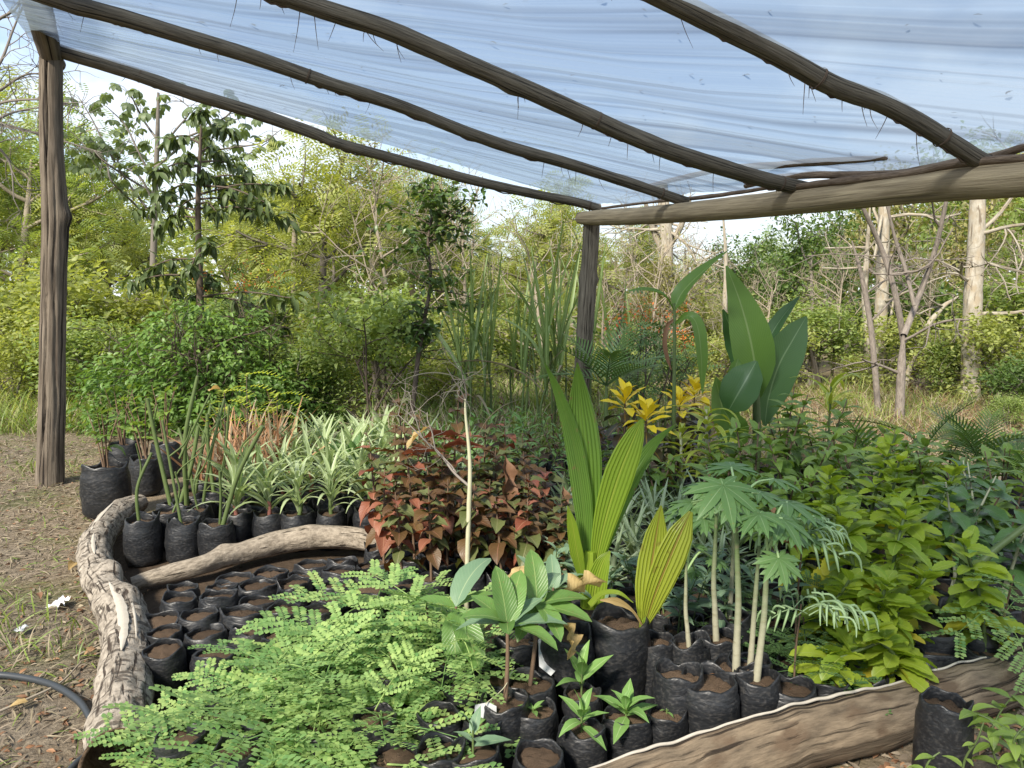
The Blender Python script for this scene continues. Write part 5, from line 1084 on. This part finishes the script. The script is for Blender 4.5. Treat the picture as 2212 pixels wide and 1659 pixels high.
# ---------------------------------------------------------------- leafy green shrubs right of the middle
hg = 'leafy green seedlings right of the strap leaved plants'
for i, (px, Y, ty, me, n, lab) in enumerate([(1690, 4.5, 850, SH, 54, 'tallest leafy green shrub seedling below the paddle leaves'), (1770, 4.7, 870, SH, 50, 'leafy green shrub seedling right of the tallest one'), (1640, 4.2, 930, SH, 42, 'leafy shrub seedling behind the papaya leaves'), (1740, 4.1, 955, SL, 46, 'light green drooping leaf seedling in front of the tall leafy shrubs'),
                            (1830, 4.4, 930, SL, 46, 'light green leafy seedling left of the palm frond'), (1880, 4.0, 980, SH, 42, 'mid green seedling left of the scalloped leaf plants'), (1700, 3.8, 1030, SL, 42, 'light green leafy seedling behind the papaya'), (1810, 3.75, 1030, SL, 42, 'light green leafy seedling in the thick of the right side'),
                            (1590, 3.9, 1020, SH, 38, 'dark leafy seedling left of the papaya'), (1560, 4.4, 970, SH, 38, 'leafy seedling under the yellow green straps'), (1950, 4.6, 950, SH, 42, 'leafy seedling below the palm frond'), (2020, 4.3, 980, SL, 42, 'light leafy seedling left of the palm base')]):
    leafy('shrub_seedling', lab, 'seedling', hg, (px-1106)/1662*Y, Y, hgt(ty, Y), me, n, (.13, .21), .09, .2, 'stembrown', .05, .3, (-.9, .6), 2, sr=.008)
# small leafy filler between spiky plants and papaya
for i, (px, Y, ty) in enumerate([(1200, 3.3, 1170), (1245, 3.35, 1190), (1325, 3.2, 1240), (1390, 3.2, 1215), (1450, 3.1, 1230), (1500, 3.0, 1240), (1560, 3.0, 1250), (1430, 3.4, 1170), (1520, 3.3, 1190), (1620, 3.1, 1230), (1690, 3.0, 1240), (1490, 2.9, 1290), (1600, 2.85, 1290), (1180, 3.15, 1230)]):
    leafy('low_seedling', '%s low bluish green seedling from the left around the coconut stems' % ORD[i], 'seedling', 'low bluish green seedlings', (px-1106)/1662*Y, Y, hgt(ty, Y), [tmesh('leaf', leaf('lance', .34, 5, 3, .8, .3), M['glauc'])] if i == 0 else LOWL, 22, (.07, .11), .075, .17, 'stemgreen', .04, .4, (-.5, .7), 2, sr=.004)
    if i == 0: LOWL = [c_.data for c_ in root.children if c_.name.startswith('zz')] or [tmesh('leaf', leaf('lance', .34, 5, 3, .8, .3), M['glauc']), tmesh('leaf', leaf('ovate', .42, 5, 3, .5, .3), M['glauc'])]

# ---------------------------------------------------------------- papaya seedlings
def papaya_leaf():
    lob = leaf('lance', .27, 8, 5, .5, .12); sd = leaf('lance', .42, 5, 3, .3, .1); o = []
    for i, (a, L) in enumerate(((0, 1.0), (.78, .95), (-.78, .95), (1.5, .82), (-1.5, .82), (2.25, .55), (-2.25, .55))):
        o.append(xf(lob, (0, 0, .002*i), R(90)+a, -.12, 0, L))
        for t, q, w in ((.26, .42, .75), (.48, .38, .62)):
            for s_ in (1, -1):
                if L > .6: o.append(xf(sd, (math.cos(R(90)+a)*L*t, math.sin(R(90)+a)*L*t, .001*i-.003-.14*t*L-.12*t*t*L), R(90)+a+s_*w, -.25, 0, L*q))
    o.append(xf(leaf('oval', 1.0, 6, 5, .2, -.1), (0, -.17, .012), R(90), -.05, 0, .40)); return merge(o)
PL = tmesh('leaf', papaya_leaf(), M['papaya'])
def papaya(px, py, ty, lab, leaves, r=.012, tx=None, Y=None):
    x, y = rim(px, py, .21); y += .08 if px == 1648 else .03; root, z = potted('papaya_seedling', lab, 'seedling', 'papaya seedlings with pale stems', x, y, .082, .24); o = np.array(root.location)
    top = at(tx or px, ty, y); b = np.array([x, y, .20]); mid = (b+top)/2+[rnf(-.012, .012), 0, 0]
    m = MB(); r *= .85; tube(m, [b, b+(mid-b)*.6, mid, mid+(top-mid)*.5, top], [r*1.3, r, r*.92, r*.75, r*.5], 9, 60, False, .05, 0, [(.1, 1, .2, .012), (.22, 3, .2, .012), (.33, 5, .2, .012), (.45, 2, .2, .012), (.58, 4, .2, .012)], int(px)); m.build('stem', M['papstem'], root, o)
    for (lx, ly, dY, s, az, el, roll) in leaves:
        p = at(lx, ly, y+dY); k = top+(p-top)*.5+[0, 0, .03]; m = MB(); tube(m, [top-[0, 0, rnf(0, .06)], k, p], [.005, .0045, .004], 6, 12, False); m.build('leaf_stalk', M['papaya_v'], root, o)
        place(PL, 'leaf', root, mtx(p-o, az, el, roll, s*.62))
papaya(1595, 1478, 1115, 'tallest pale stemmed papaya seedling with a big lobed leaf facing the viewer', [(1562, 1048, -.05, .27, R(-85), -.62, 0), (1495, 1085, .45, .2, R(190), -.1, .1), (1640, 1065, .1, .24, R(20), -.1, -.1), (1580, 1010, .25, .22, R(80), .2, 0), (1520, 1120, .3, .17, R(215), -.3, 0)], .0135, 1590)
papaya(1648, 1518, 1170, 'nearest papaya seedling with a star shaped leaf below the others', [(1682, 1205, -.06, .175, R(-80), -.75, 0), (1700, 1085, .12, .26, R(-20), -.12, 0), (1690, 1120, .0, .22, R(-70), -.45, .1), (1640, 1110, -.05, .19, R(-140), -.3, 0)], .013, 1660)
papaya(1553, 1410, 1100, 'papaya seedling with a straight stem left of the tallest one', [(1535, 1095, .2, .2, R(-120), -.35, 0), (1475, 1105, .3, .2, R(170), -.05, 0), (1575, 1075, .1, .2, R(40), 0, 0)], .012, 1548)
papaya(1495, 1425, 1215, 'small papaya seedling with a bent pale base by the forked coconut leaf', [(1540, 1205, .1, .13, R(-30), -.3, 0), (1500, 1230, .2, .12, R(200), -.2, 0), (1500, 1180, .05, .12, R(80), .1, 0)], .0095, 1482)
papaya(1625, 1470, 1180, 'slim papaya seedling between the two tallest stems', [(1720, 1150, .1, .22, R(0), -.15, 0), (1640, 1130, .1, .2, R(70), -.05, 0), (1745, 1120, .2, .22, R(20), -.1, .1)], .011, 1640)
papaya(1580, 1360, 1090, 'papaya seedling half hidden behind the tallest one', [(1600, 1055, .1, .23, R(60), -.05, 0), (1670, 1035, .15, .22, R(10), -.1, 0), (1520, 1045, .1, .2, R(150), -.1, 0)], .010, 1585)
OR = tmesh('dead_leaf', leaf('ovate', .4, 6, 3, 1.2, .7, .4), M['rustl'])
for px, py, Y, az, el, L, lab in ((1572, 1465, 2.45, 2.8, .3, .075, 'rusty dry papaya leaf at the foot of the tallest stem'), (1690, 1495, 2.42, .2, -.1, .07, 'rusty dry leaf on the bag right of the nearest papaya'), (1655, 1075, 3.0, -1.2, -.9, .10, 'orange withered leaf hanging by the papaya leaves'), (1690, 1170, 2.6, -.3, -.3, .07, 'orange withered leaf behind the star shaped leaf')):
    tag(place(OR, 'dead_leaf', None, mtx(at(px, py, Y), az, el, .3, L)), lab, 'leaf')

# ---------------------------------------------------------------- scalloped leaf plants
KL = [tmesh('leaf', leaf('scallop', .46, 24, 3, d, .3, .04, s), M['kal']) for s, d in enumerate((.3, .7, 1.1))]; KY = [tmesh('leaf', leaf('scallop', .5, 24, 3, .6, .3), M['kal_y'])]
kg = 'yellow green scalloped leaf plants'
for i, (px, Y, ty, n, lab) in enumerate([(1900, 3.4, 940, 50, 'tallest scalloped leaf plant in the middle of the right side'), (1830, 3.2, 1035, 46, 'scalloped leaf plant left of the tallest one'), (1960, 3.3, 1005, 46, 'scalloped leaf plant right of the tallest one'), (1880, 2.95, 1095, 50, 'scalloped leaf plant in front of the tallest one'), (1960, 2.9, 1115, 48, 'scalloped leaf plant left of the thick green stalk'),
                                 (1820, 2.75, 1255, 42, 'low scalloped leaf plant beside the pale fern tips'), (1900, 2.66, 1265, 46, 'low bright scalloped leaf plant behind the brown log'), (1985, 2.72, 1235, 46, 'scalloped leaf plant leaning over the brown log'), (1760, 3.3, 1065, 42, 'scalloped leaf plant behind the papaya leaves'), (2010, 3.1, 1085, 42, 'scalloped leaf plant behind the thick green stalk'),
                                 (1860, 2.52, 1375, 36, 'lowest scalloped leaf plant touching the brown log'), (1950, 2.56, 1345, 36, 'scalloped leaf shoots spreading over the log top'), (2180, 2.75, 1175, 36, 'scalloped leaf plant at the right picture edge'), (2050, 3.5, 1025, 42, 'scalloped leaf plant below the young palm')]):
    h = hgt(ty, Y); x = (px-1106)/1662*Y; root, z = potted('scalloped_leaf_plant', lab, 'plant', kg, x, Y, .08, min(.17, h*.4)); P = stem(root, [(0, 0, z-.02), (rnf(-.06, .06), rnf(-.04, .04), h*.6), (rnf(-.13, .13), rnf(-.1, .1), h)], [.009, .008, .005], M['stemgreen'], 7, 14)
    m = int(n*.7)
    for j in range(m):
        t = .22+.78*(j+.5)/m; q = P[min(13, int(t*13.5))]
        for sgn in (0, math.pi):
            if rng.random() < .2: continue
            me = KY if t < .45 and rng.random() < .22 else KL
            place(me[rng.integers(0, len(me))], 'leaf' if me is KL else 'yellow_leaf', root, mtx(q, j*1.571+.4+sgn+rnf(-.6, .6), -.6+1.3*t+rnf(-.35, .35), rnf(-.5, .5), rnf(.085, .165)*(1.05-.4*t**3)))

# ---------------------------------------------------------------- feathery seedlings
def bip(pairs, up, droop, prs=9, ll=.165, seed=0):
    rnd = np.random.default_rng(seed); t1 = leaf('obovate', .72, 3, 3, .35, .15); pin = []
    for i in range(prs):
        t = .06+.94*i/(prs-1)
        for s in (1, -1): pin.append(xf(t1, (0, t, -.10*t*t), R(90)-s*R(68)+rnd.normal(0, .045), .12+rnd.normal(0, .09), rnd.normal(0, .12), ll*rnd.uniform(.85, 1.12)*(1.15 if .1 < t < .9 else .9)))
    pin.append(tube_t([(0, 0, 0), (0, .5, -.025), (0, 1, -.10)], [.010, .006], 3, 4)); pinna = merge(pin); o = []
    for k in range(pairs):
        t = .25+.75*k/(pairs-1); y, z = t*math.cos(droop*t*.5), -t*math.sin(droop*t*.5)
        for s in (1, -1): o.append(xf(pinna, (0, y, z), R(90)-s*R(58-16*t)+rnd.normal(0, .06), up-.5*droop*t+rnd.normal(0, .08), s*.15, (.52-.12*abs(t-.55))*(1+rnd.normal(0, .06))))
    o.append(tube_t([(0, 0, 0), (0, .5*math.cos(droop*.25), -.5*math.sin(droop*.25)), (0, math.cos(droop*.5), -math.sin(droop*.5))], [.012, .009, .005], 4, 6))
    return merge(o)
FB = [tmesh('leaf', bip(p, u, d, seed=i), M['feather'], 12) for i, (p, u, d) in enumerate(((3, .05, .5), (4, .1, .7), (3, .0, .35), (4, .05, .9), (4, .15, .6), (3, .1, 1.1)))]
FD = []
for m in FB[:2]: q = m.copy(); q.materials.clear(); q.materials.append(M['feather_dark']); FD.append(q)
fg = 'light green feathery leaved seedlings in the foreground'
def feathery(px, py, Y, n, size, lab, grp=fg, me=FB, zb=.17, low=.35, nm='feathery_seedling', spread=(-.35, .5)):
    p = at(px, py, Y); h = float(p[2]); root, z = potted(nm, lab, 'seedling', grp, p[0]+rnf(-.03, .03), Y+.03, .075, zb); P = stem(root, [(0, 0, z-.02), (rnf(-.03, .03), rnf(-.03, .03), h*.55), (p[0]-root.location[0], -.03, h-.02)], [.006, .005, .003], M['stembrown'], 6, 14)
    for i in range(n):
        t = low+(1-low)*(i+.5)/n; q = P[min(13, int(t*13.5))]; place(me[rng.integers(0, len(me))], 'leaf', root, mtx(q, i*2.4+rnf(-.35, .35), spread[0]+(spread[1]-spread[0])*t+rnf(-.15, .15), rnf(-.2, .2), rnf(*size)))
for a in [(815, 1290, 2.9, 12, 'feathery seedling at the top of the foreground clump'), (920, 1305, 2.8, 11, 'feathery seedling at the upper right of the foreground clump'), (990, 1370, 2.55, 11, 'feathery seedling at the right tip of the foreground clump'), (710, 1365, 2.65, 12, 'feathery seedling in the upper middle of the foreground clump'),
          (840, 1400, 2.55, 12, 'feathery seedling with broad fronds in the middle of the clump'), (600, 1425, 2.5, 12, 'feathery seedling on the left shoulder of the foreground clump'), (515, 1490, 2.4, 11, 'feathery seedling leaning over the curved log'), (700, 1460, 2.4, 13, 'feathery seedling in the centre of the foreground clump'),
          (450, 1565, 2.25, 10, 'feathery seedling beside the wooden stake'), (570, 1540, 2.25, 13, 'feathery seedling at the lower left middle of the clump'), (810, 1530, 2.25, 12, 'feathery seedling at the lower right of the clump'), (680, 1570, 2.2, 8, 'feathery seedling low in the middle by the picture bottom'),
          (385, 1610, 2.15, 5, 'feathery seedling drooping over the hollow log end'), (500, 1630, 2.08, 8, 'feathery seedling at the bottom picture edge near the stake'), (830, 1640, 2.05, 6, 'yellowish feathery sprig at the bottom picture edge')]:
    feathery(*a[:4], (.22, .32) if a[0] > 520 else (.17, .25), a[4])
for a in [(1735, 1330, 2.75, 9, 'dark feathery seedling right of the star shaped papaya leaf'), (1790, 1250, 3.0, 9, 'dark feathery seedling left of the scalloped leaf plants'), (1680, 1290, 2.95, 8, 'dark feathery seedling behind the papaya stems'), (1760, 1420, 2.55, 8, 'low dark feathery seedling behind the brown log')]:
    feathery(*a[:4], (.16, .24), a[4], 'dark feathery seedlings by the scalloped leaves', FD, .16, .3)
feathery(2190, 1240, 2.7, 8, (.18, .26), 'feathery seedling at the right picture edge', 'dark feathery seedlings by the scalloped leaves', FB, .16, .3)
# pale folded fern tips
def cords(seed):
    rnd = np.random.default_rng(seed); o = [tube_t([(0, 0, 0), (0, .35, .12), (0, .7, .06), (0, 1.0, -.2)], [.016, .013, .008], 5, 8)]
    for k in range(7):
        t = .35+.65*k/6; y = t; z = .14*math.sin(t*2.6)-.2*max(0, t-.7)/.3*.9; s = 1 if k % 2 else -1; L = rnd.uniform(.35, .6)
        o.append(tube_t([(0, y, z), (s*L*.35, y+L*.3, z-.02), (s*L*.5, y+L*.42, z-L*.35), (s*L*.5, y+L*.40, z-L*.8)], [.022, .030, .028, .012], 6, 8))
    return merge(o)
FT = [tmesh('frond', cords(q), M['fern_tip']) for q in (1, 2)]
for i, (px, py, Y, lab) in enumerate([(1740, 1160, 2.62, 'pale folded fern tips in front of the papaya leaves, upper bunch'), (1735, 1320, 2.45, 'pale folded fern tips hanging lower, beside the scalloped leaves')]):
    p = at(px, py, Y); root, z = potted('fern_seedling', lab, 'seedling', 'seedlings with pale folded tips', p[0], Y+.05, .07, .16); stem(root, [(0, 0, z-.02), (0, 0, p[2]*.6), (0, -.03, p[2])], [.004, .003], M['stembrown'], 5, 10)
    for j in range(6): place(FT[j % 2], 'frond', root, mtx((rnf(-.03, .03), -.03, p[2]-.02+rnf(-.03, .03)), (R(-10), R(190), R(-60), R(30), R(-25), R(70))[j]+rnf(-.2, .2), rnf(.1, .5), rnf(-.3, .3), rnf(.11, .17)))

# ---------------------------------------------------------------- broad-leaved seedlings in the middle foreground
BL = [tmesh('leaf', leaf('paddle', .40, 9, 5, d, .3, .05, s), M['broad']) for s, d in enumerate((.5, .9, 1.3))]; BG = [tmesh('leaf', leaf('paddle', .40, 9, 5, d, .3, .05, s), M['glauc']) for s, d in enumerate((.6, 1.0))]
def broad(px, py, tx, ty, lab, lv, r=.008):
    x, y = rim(px, py, .19); root, z = potted('broad_leaf_seedling', lab, 'seedling', 'broad leaved seedlings in the middle foreground', x, y, .088, .2); o = np.array(root.location); top = at(tx, ty, y)-o
    stem(root, [(0, 0, z-.02), (top[0]*.6+.004, 0, z+(top[2]-z)*.5), top], [r, r*.85, r*.65], M['stembrown'], 8, 16)
    for az, el, s, g in lv: place((BG if g else BL)[rng.integers(0, 2)], 'leaf', root, mtx(top-[0, 0, rnf(0, .02)], R(az), el, rnf(-.2, .2), s))
broad(1090, 1530, 1096, 1345, 'nearest broad leaved seedling with a thin straight stem', [(165, .05, .20, 1), (195, .45, .16, 0), (-30, .1, .19, 0), (10, .15, .20, 1), (70, .9, .20, 0), (110, 1.15, .20, 0), (-90, .3, .13, 0), (140, .5, .17, 0), (40, .5, .16, 1)])
broad(1143, 1490, 1160, 1300, 'broad leaved seedling with a reddish leaning stem right of the nearest one', [(-10, -.1, .19, 0), (20, .1, .19, 0), (100, 1.3, .20, 0), (-60, -.2, .17, 0), (170, .2, .16, 1), (60, .6, .17, 1), (-120, -.3, .15, 0)])
broad(985, 1440, 985, 1310, 'broad leaved seedling behind the right tip of the feathery clump', [(60, .75, .26, 1), (-90, -.8, .22, 0), (-60, -.6, .24, 0), (160, .2, .2, 0), (20, .3, .17, 0)], .007)
broad(1190, 1400, 1195, 1270, 'broad leaved seedling at the foot of the tall coconut seedling', [(30, .5, .17, 1), (140, .8, .17, 0), (-20, .2, .16, 1), (200, .3, .15, 0), (90, 1.1, .15, 1)], .007)
CR = [tmesh('dead_leaf', leaf('paddle', .55, 12, 7, d, .5, .5, s), M['dry']) for s, d in enumerate((.9, 1.5))]
for px, py, Y, az, el, roll, L, lab in ((1218, 1290, 2.60, .1, .55, 1.0, .17, 'crumpled pale yellow dry leaf at the foot of the tall coconut seedling'), (1128, 1290, 2.50, 1.9, 1.0, .6, .14, 'upright pale dry leaf left of the crumpled yellow leaf'), (1215, 1345, 2.45, -.9, -.7, .5, .13, 'yellow dry leaf hanging in front of the dark bag')):
    tag(place(CR[rng.integers(0, 2)], 'dead_leaf', None, mtx(at(px, py, Y), az, el, roll, L)), lab, 'leaf')

# ---------------------------------------------------------------- front bags with small seedlings
fb = 'bags with small seedlings along the front'
def front(px, py, r, h, lab, el, n, size, mat, stemh=.0, zz=None):
    x, y = rim(px, py, h*.95); root, z = potted('young_seedling', lab, 'seedling', fb, x, y, r, h)
    if n:
        stem(root, [(0, 0, z-.02), (0, 0, z+.02+stemh)], [.004, .003], M['stemgreen'])
        rosette(root, mat, (0, 0, z+.012+stemh*.3), n, el, size, rnf(0, 6), .3, 'leaf', stemh*.75)
front(1048, 1567, .074, .17, 'bag with a tiny seedling and a grey tag on the soil', (.2, .9), 4, (.05, .07), SM)
front(1152, 1550, .076, .17, 'bag with a tiny seedling of three leaves right of the grey tag', (.2, .9), 5, (.06, .08), SM)
front(1022, 1640, .078, .17, 'bag with a bluish seedling at the bottom picture edge', (.1, 1.2), 5, (.08, .12), LOWL, .06)
front(1162, 1650, .082, .17, 'bag of bare light soil at the bottom picture edge', 0, 0, 0, SM)
front(1256, 1512, .072, .18, 'bag with the tallest young seedling, one leaf standing upright', (.25, 1.45), 7, (.11, .16), SM, .08)
front(1256, 1592, .076, .17, 'bag with a young bright seedling in front of the tallest one', (.0, 1.3), 8, (.09, .13), SM, .05)
front(1352, 1568, .076, .17, 'bag with a compact bright rosette seedling right of the front rows', (.1, 1.4), 10, (.10, .14), SM, .03)
front(1440, 1552, .074, .17, 'bag with two tiny leaves and a dry flower scrap by the brown log', (.2, .6), 3, (.035, .05), SM)
front(950, 1560, .075, .17, 'dark bag of bare soil right of the feathery clump', 0, 0, 0, SM); front(950, 1640, .075, .17, 'dark bag of bare soil at the bottom edge beside the feathery clump', 0, 0, 0, SM)
front(1068, 1478, .075, .17, 'dark bag of bare soil behind the nearest broad leaved seedling', 0, 0, 0, SM); front(1000, 1500, .075, .17, 'dark bag of bare soil deep in the shade of the clump', 0, 0, 0, SM)
x, y = rim(1048, 1567, .17); mb = MB(); p = np.array([x, y, .19]); w = (.035, .05)
mb.add([p+[-w[0], .0, 0], p+[w[0], .01, 0], p+[w[0], .015, w[1]*.7], p+[w[0]*.3, .012, w[1]], p+[-w[0]*.9, .005, w[1]*.9]], [np.array([[0, 1, 2], [0, 2, 3], [0, 3, 4]])]); tag(mb.build('plant_tag', M['label']), 'small grey plant tag standing in the soil of a front bag', 'tag')
mb = MB(); tube(mb, [p+[.0, .0, .05], p+[.06, .05, .08], p+[.09, .09, .13]], [.0015, .0015], 4, 10); tag(mb.build('tag_string', M['stempale']), 'thin string running from the grey tag to a seedling stem', 'string')
for px, py, r, h, lab in ((1225, 1385, .095, .30, 'plain tall black bag left of the large glossy bag'), (1468, 1475, .085, .26, 'tall black bag right of the large glossy bag'), (1415, 1400, .08, .24, 'black bag behind the large glossy bag'), (1530, 1490, .10, .24, 'black bag left of the tallest papaya'), (1700, 1500, .09, .2, 'crumpled black bag right of the nearest papaya'), (1780, 1480, .09, .18, 'black bag behind the brown log'), (2100, 1345, .13, .24, 'wide black bag at the foot of the thick green stalk'), (1860, 1470, .085, .17, 'black bag under the lowest scalloped leaves'), (1370, 1300, .08, .24, 'dark bag behind the forked coconut leaf'), (1120, 1400, .085, .22, 'dark bag behind the broad leaved seedlings'), (2010, 1420, .09, .17, 'low black bag behind the log under the scalloped leaves'), (1140, 1330, .085, .22, 'dark bag left of the tall coconut seedling')):
    x, y = rim(px, py, h*.95); root = thing('grow_bag', lab, 'bag', (x, y, .015), 'plain black bags among the seedlings'); add_bag(root, r, h, tilt=.08)
p = onz(2022, 1690, 0); root = thing('grow_bag', 'black bag standing in front of the brown log at the lower right', 'bag', (p[0], p[1]-.02, .01)); add_bag(root, .075, .26, tilt=.05)
# light grey board piece between bags
mb = MB(); q = [at(1163, 1385, 2.62), at(1188, 1355, 2.66), at(1225, 1385, 2.62), at(1222, 1425, 2.55), at(1190, 1460, 2.5), at(1165, 1440, 2.53)]; q2 = [a+[0, .02, -.005] for a in q]
mb.add(q+q2, [np.array([[0, 1, 2, 3], [0, 3, 4, 5], [9, 8, 7, 6], [11, 10, 9, 6]]), np.array([[i, 6+i, 6+(i+1) % 6, (i+1) % 6] for i in range(6)])]); tag(mb.build('board_scrap', M['label'], smooth=False), 'pale grey board scrap wedged between black bags', 'board')

# ---------------------------------------------------------------- palms
def frond_mesh(pairs, ll, lw, droop, mat, lean=1.0):
    t1 = leaf('strap', lw/ll, 6, 2, .5, .3); o = []
    for i in range(pairs):
        t = .16+.84*i/(pairs-1); y, z = math.sin(droop*t)/droop, -(1-math.cos(droop*t))/droop; L = ll*(.55+.6*math.sin(math.pi*(t*.8+.12)))
        for s in (1, -1): o.append(xf(t1, (0, y, z), R(90)-s*R(62-30*t)*lean, .25-droop*t*.8, s*.3, L))
    o.append(tube_t([(0, math.sin(droop*t)/droop, -(1-math.cos(droop*t))/droop) for t in (0, .25, .5, .75, 1)], [.012, .009, .005], 4, 8)); return tmesh('frond', merge(o), mat)
PF = [frond_mesh(14, .36, .026, .5, M['palm']), frond_mesh(14, .36, .026, .9, M['palm']), frond_mesh(20, .28, .024, .8, M['palm_y'])]
def palm(px, py, Y, s, n, lab, yel=0):
    p = at(px, py, Y); root, z = potted('young_palm', lab, 'palm', 'young palms', p[0], Y, .11, .26); h = max(z+.05, float(p[2])); stem(root, [(0, 0, z-.03), (0, 0, h*.7), (0, 0, h)], [.022, .018, .01], M['stemgreen'], 8, 8)
    for i in range(n): place(PF[2] if i < yel else PF[i % 2], 'frond', root, mtx((0, 0, h-.03), i*2.4+.5, .45+.9*i/n+rnf(-.1, .1), rnf(-.3, .3), s*rnf(.8, 1.1)))
palm(2118, 1000, 5.0, .44, 10, 'young dark palm standing out on the right'); palm(1890, 1050, 4.6, .50, 5, 'young palm with a comb like yellowing frond above the scalloped leaves', 3); palm(2225, 1040, 4.4, .34, 6, 'dark palm cut by the right picture edge'); palm(1310, 830, 7.0, .62, 9, 'dark palm with upright fronds right of the corner post')
palm(2000, 960, 5.2, .55, 3, 'arching yellow green palm frond left of the dark palm', 2)
# slender yellowish plant
DY = [tmesh('leaf', leaf('strap', .10, 9, 3, d, .3), M['drac']) for d in (1.2, 2.0)]
Y = 5.2; h = hgt(840, Y); root, z = potted('slender_yellow_plant', 'slender plant with drooping yellowish leaves in front of the dry clearing', 'plant', None, (1800-1106)/1662*Y, Y, .1, .22); P = stem(root, [(0, 0, z-.02), (0, 0, h*.6), (0, 0, h)], [.010, .009, .006], M['stemgreen'], 6, 12)
for i in range(12): place(DY[i % 2], 'leaf', root, mtx(P[11-i//3], i*2.4, .75+rnf(-.2, .25), 0, rnf(.3, .42)))

# ---------------------------------------------------------------- thick green stalks and the dark leaved plant on the right
Y = 2.85; root, z = potted('thick_stalk_plant', 'plant with thick smooth green stalks leaning right at the picture edge', 'plant', None, (2045-1106)/1662*Y, Y, .12, .22); o = np.array(root.location)
for q, r in (([(2046, 1330), (2075, 1270), (2130, 1205), (2185, 1160), (2260, 1105)], [.022, .017, .013, .012]), ([(2050, 1345), (2062, 1290), (2075, 1235), (2078, 1180)], [.014, .011, .009]), ([(2042, 1330), (2010, 1310), (1990, 1330)], [.014, .012, .010]), ([(2055, 1365), (2072, 1310), (2085, 1260), (2090, 1215)], [.012, .010, .008])):
    m = MB(); tube(m, [at(a, b, Y)-o*0 for a, b in q], r, 10, 24, True, .04); m.build('stalk', M['stemgreen'], root, o)
DKL = [tmesh('leaf', leaf('ovate', .5, 7, 5, d, .25, .15, s), M['darkleaf']) for s, d in enumerate((.6, 1.1, 1.5))]
for px, Y, ty, n, lab in ((2085, 3.3, 1035, 36, 'dark green broad leaved seedling left of the right picture edge'), (2150, 3.5, 1020, 30, 'dark leafy seedling at the right edge behind the thick stalks'), (2060, 3.9, 1040, 24, 'deep green seedling below the young dark palm'), (2190, 3.1, 1100, 24, 'deep green seedling cut by the right picture edge')):
    leafy('dark_leaf_seedling', lab, 'seedling', 'dark green seedlings on the right', (px-1106)/1662*Y, Y, hgt(ty, Y), DKL, n, (.13, .20), .09, .2, 'stempale', .05, .4, (-.9, .4), 2, sr=.008)
for i, (px, Y) in enumerate([(2115, 3.0), (2135, 3.05), (2155, 2.95), (2170, 3.1), (2125, 3.2)]):
    leafy('thin_seedling', '%s thin brown stemmed seedling from the left by the thick green stalks' % ORD[i], 'seedling', 'thin brown stemmed seedlings', (px-1106)/1662*Y, Y, hgt(1200, Y), SM, 12, (.07, .1), .06, .15, 'stembrown', .02, .75, (-.3, .7), 1, sr=.004)
for i, (px, Y, ty, me, lab) in enumerate([(2110, 4.2, 1010, SH, 'leafy seedling in front of the young dark palm'), (2190, 4.6, 990, SL, 'light leafy seedling at the right edge below the dry clearing'), (2040, 4.9, 970, SH, 'leafy seedling left of the dark palm base'), (2150, 5.2, 960, SL, 'light leafy seedling behind the dark palm'), (1960, 5.3, 960, SL, 'light leafy seedling under the arching palm frond'), (1870, 5.0, 950, SH, 'leafy seedling behind the comb like frond'), (2210, 3.9, 1020, SH, 'leafy seedling cut by the right edge beside the dark seedlings'), (2130, 3.7, 1060, SL, 'light leafy seedling between the dark seedlings'), (1780, 5.3, 930, SL, 'light leafy seedling at the foot of the slender yellowish plant'), (1700, 5.4, 920, SH, 'leafy seedling right of the broad paddle plant base'), (2220, 5.4, 960, SH, 'leafy seedling far at the right edge by the clearing'), (2060, 5.7, 955, SL, 'farthest light leafy seedling by the clearing'), (1560, 5.6, 960, SH, 'leafy seedling left of the broad paddle plant'), (1330, 5.4, 1000, SL, 'light leafy seedling under the yellow crotons'), (1420, 4.6, 1020, SH, 'dark leafy seedling right of the tall coconut leaves'), (1280, 4.9, 1010, SH, 'leafy seedling behind the tall coconut leaves')]):
    leafy('shrub_seedling', lab, 'seedling', 'leafy seedlings filling the rear of the bed', (px-1106)/1662*Y, Y, hgt(ty-25, Y), me, 40, (.11, .18), .09, .2, 'stembrown', .05, .25, (-.8, .6), 2, sr=.007)
# weeds over the log at the lower right
WD = [tmesh('leaf', leaf('ovate', .46, 5, 3, d, .25), M['shrub_l']) for d in (.6, 1.2)]
def weed(q, Y, lab, n, size):
    P = [at(a, b, Y+c) for a, b, c in q]; g = P[0]*[1, 1, 0]; root = thing('weed', lab, 'weed', g, 'weeds growing over the log'); o = np.array(root.location); m = MB(); Q = tube(m, P, [.004, .003, .002], 5, 24, False); m.build('stem', M['stemgreen'], root, o)
    for i in range(n): place(WD[i % 2], 'leaf', root, mtx(Q[2+int(21*i/n)]-o, i*2.4, rnf(-.3, .6), 0, rnf(*size)))
weed([(2170, 1690, 0), (2140, 1600, .02), (2160, 1540, .05), (2200, 1490, .1)], 2.1, 'weed with pointed leaves hanging over the log at the right edge', 16, (.06, .10)); weed([(2220, 1700, 0), (2200, 1600, 0), (2150, 1560, .05), (2080, 1530, .1)], 2.0, 'weed trailing left across the log face', 14, (.05, .09))
weed([(2075, 1700, 0), (2085, 1640, 0), (2110, 1600, -.02), (2125, 1560, -.02)], 1.95, 'thin weed stem in front of the lower right bag', 7, (.03, .06)); weed([(2215, 1700, 0), (2205, 1640, 0), (2190, 1600, 0), (2220, 1560, 0)], 1.95, 'leafy weed in the lower right corner', 12, (.05, .08)); weed([(1995, 1690, 0), (2000, 1660, 0), (2010, 1640, 0), (2030, 1625, 0)], 1.95, 'weed with three fresh leaves at the bottom edge', 5, (.05, .07))
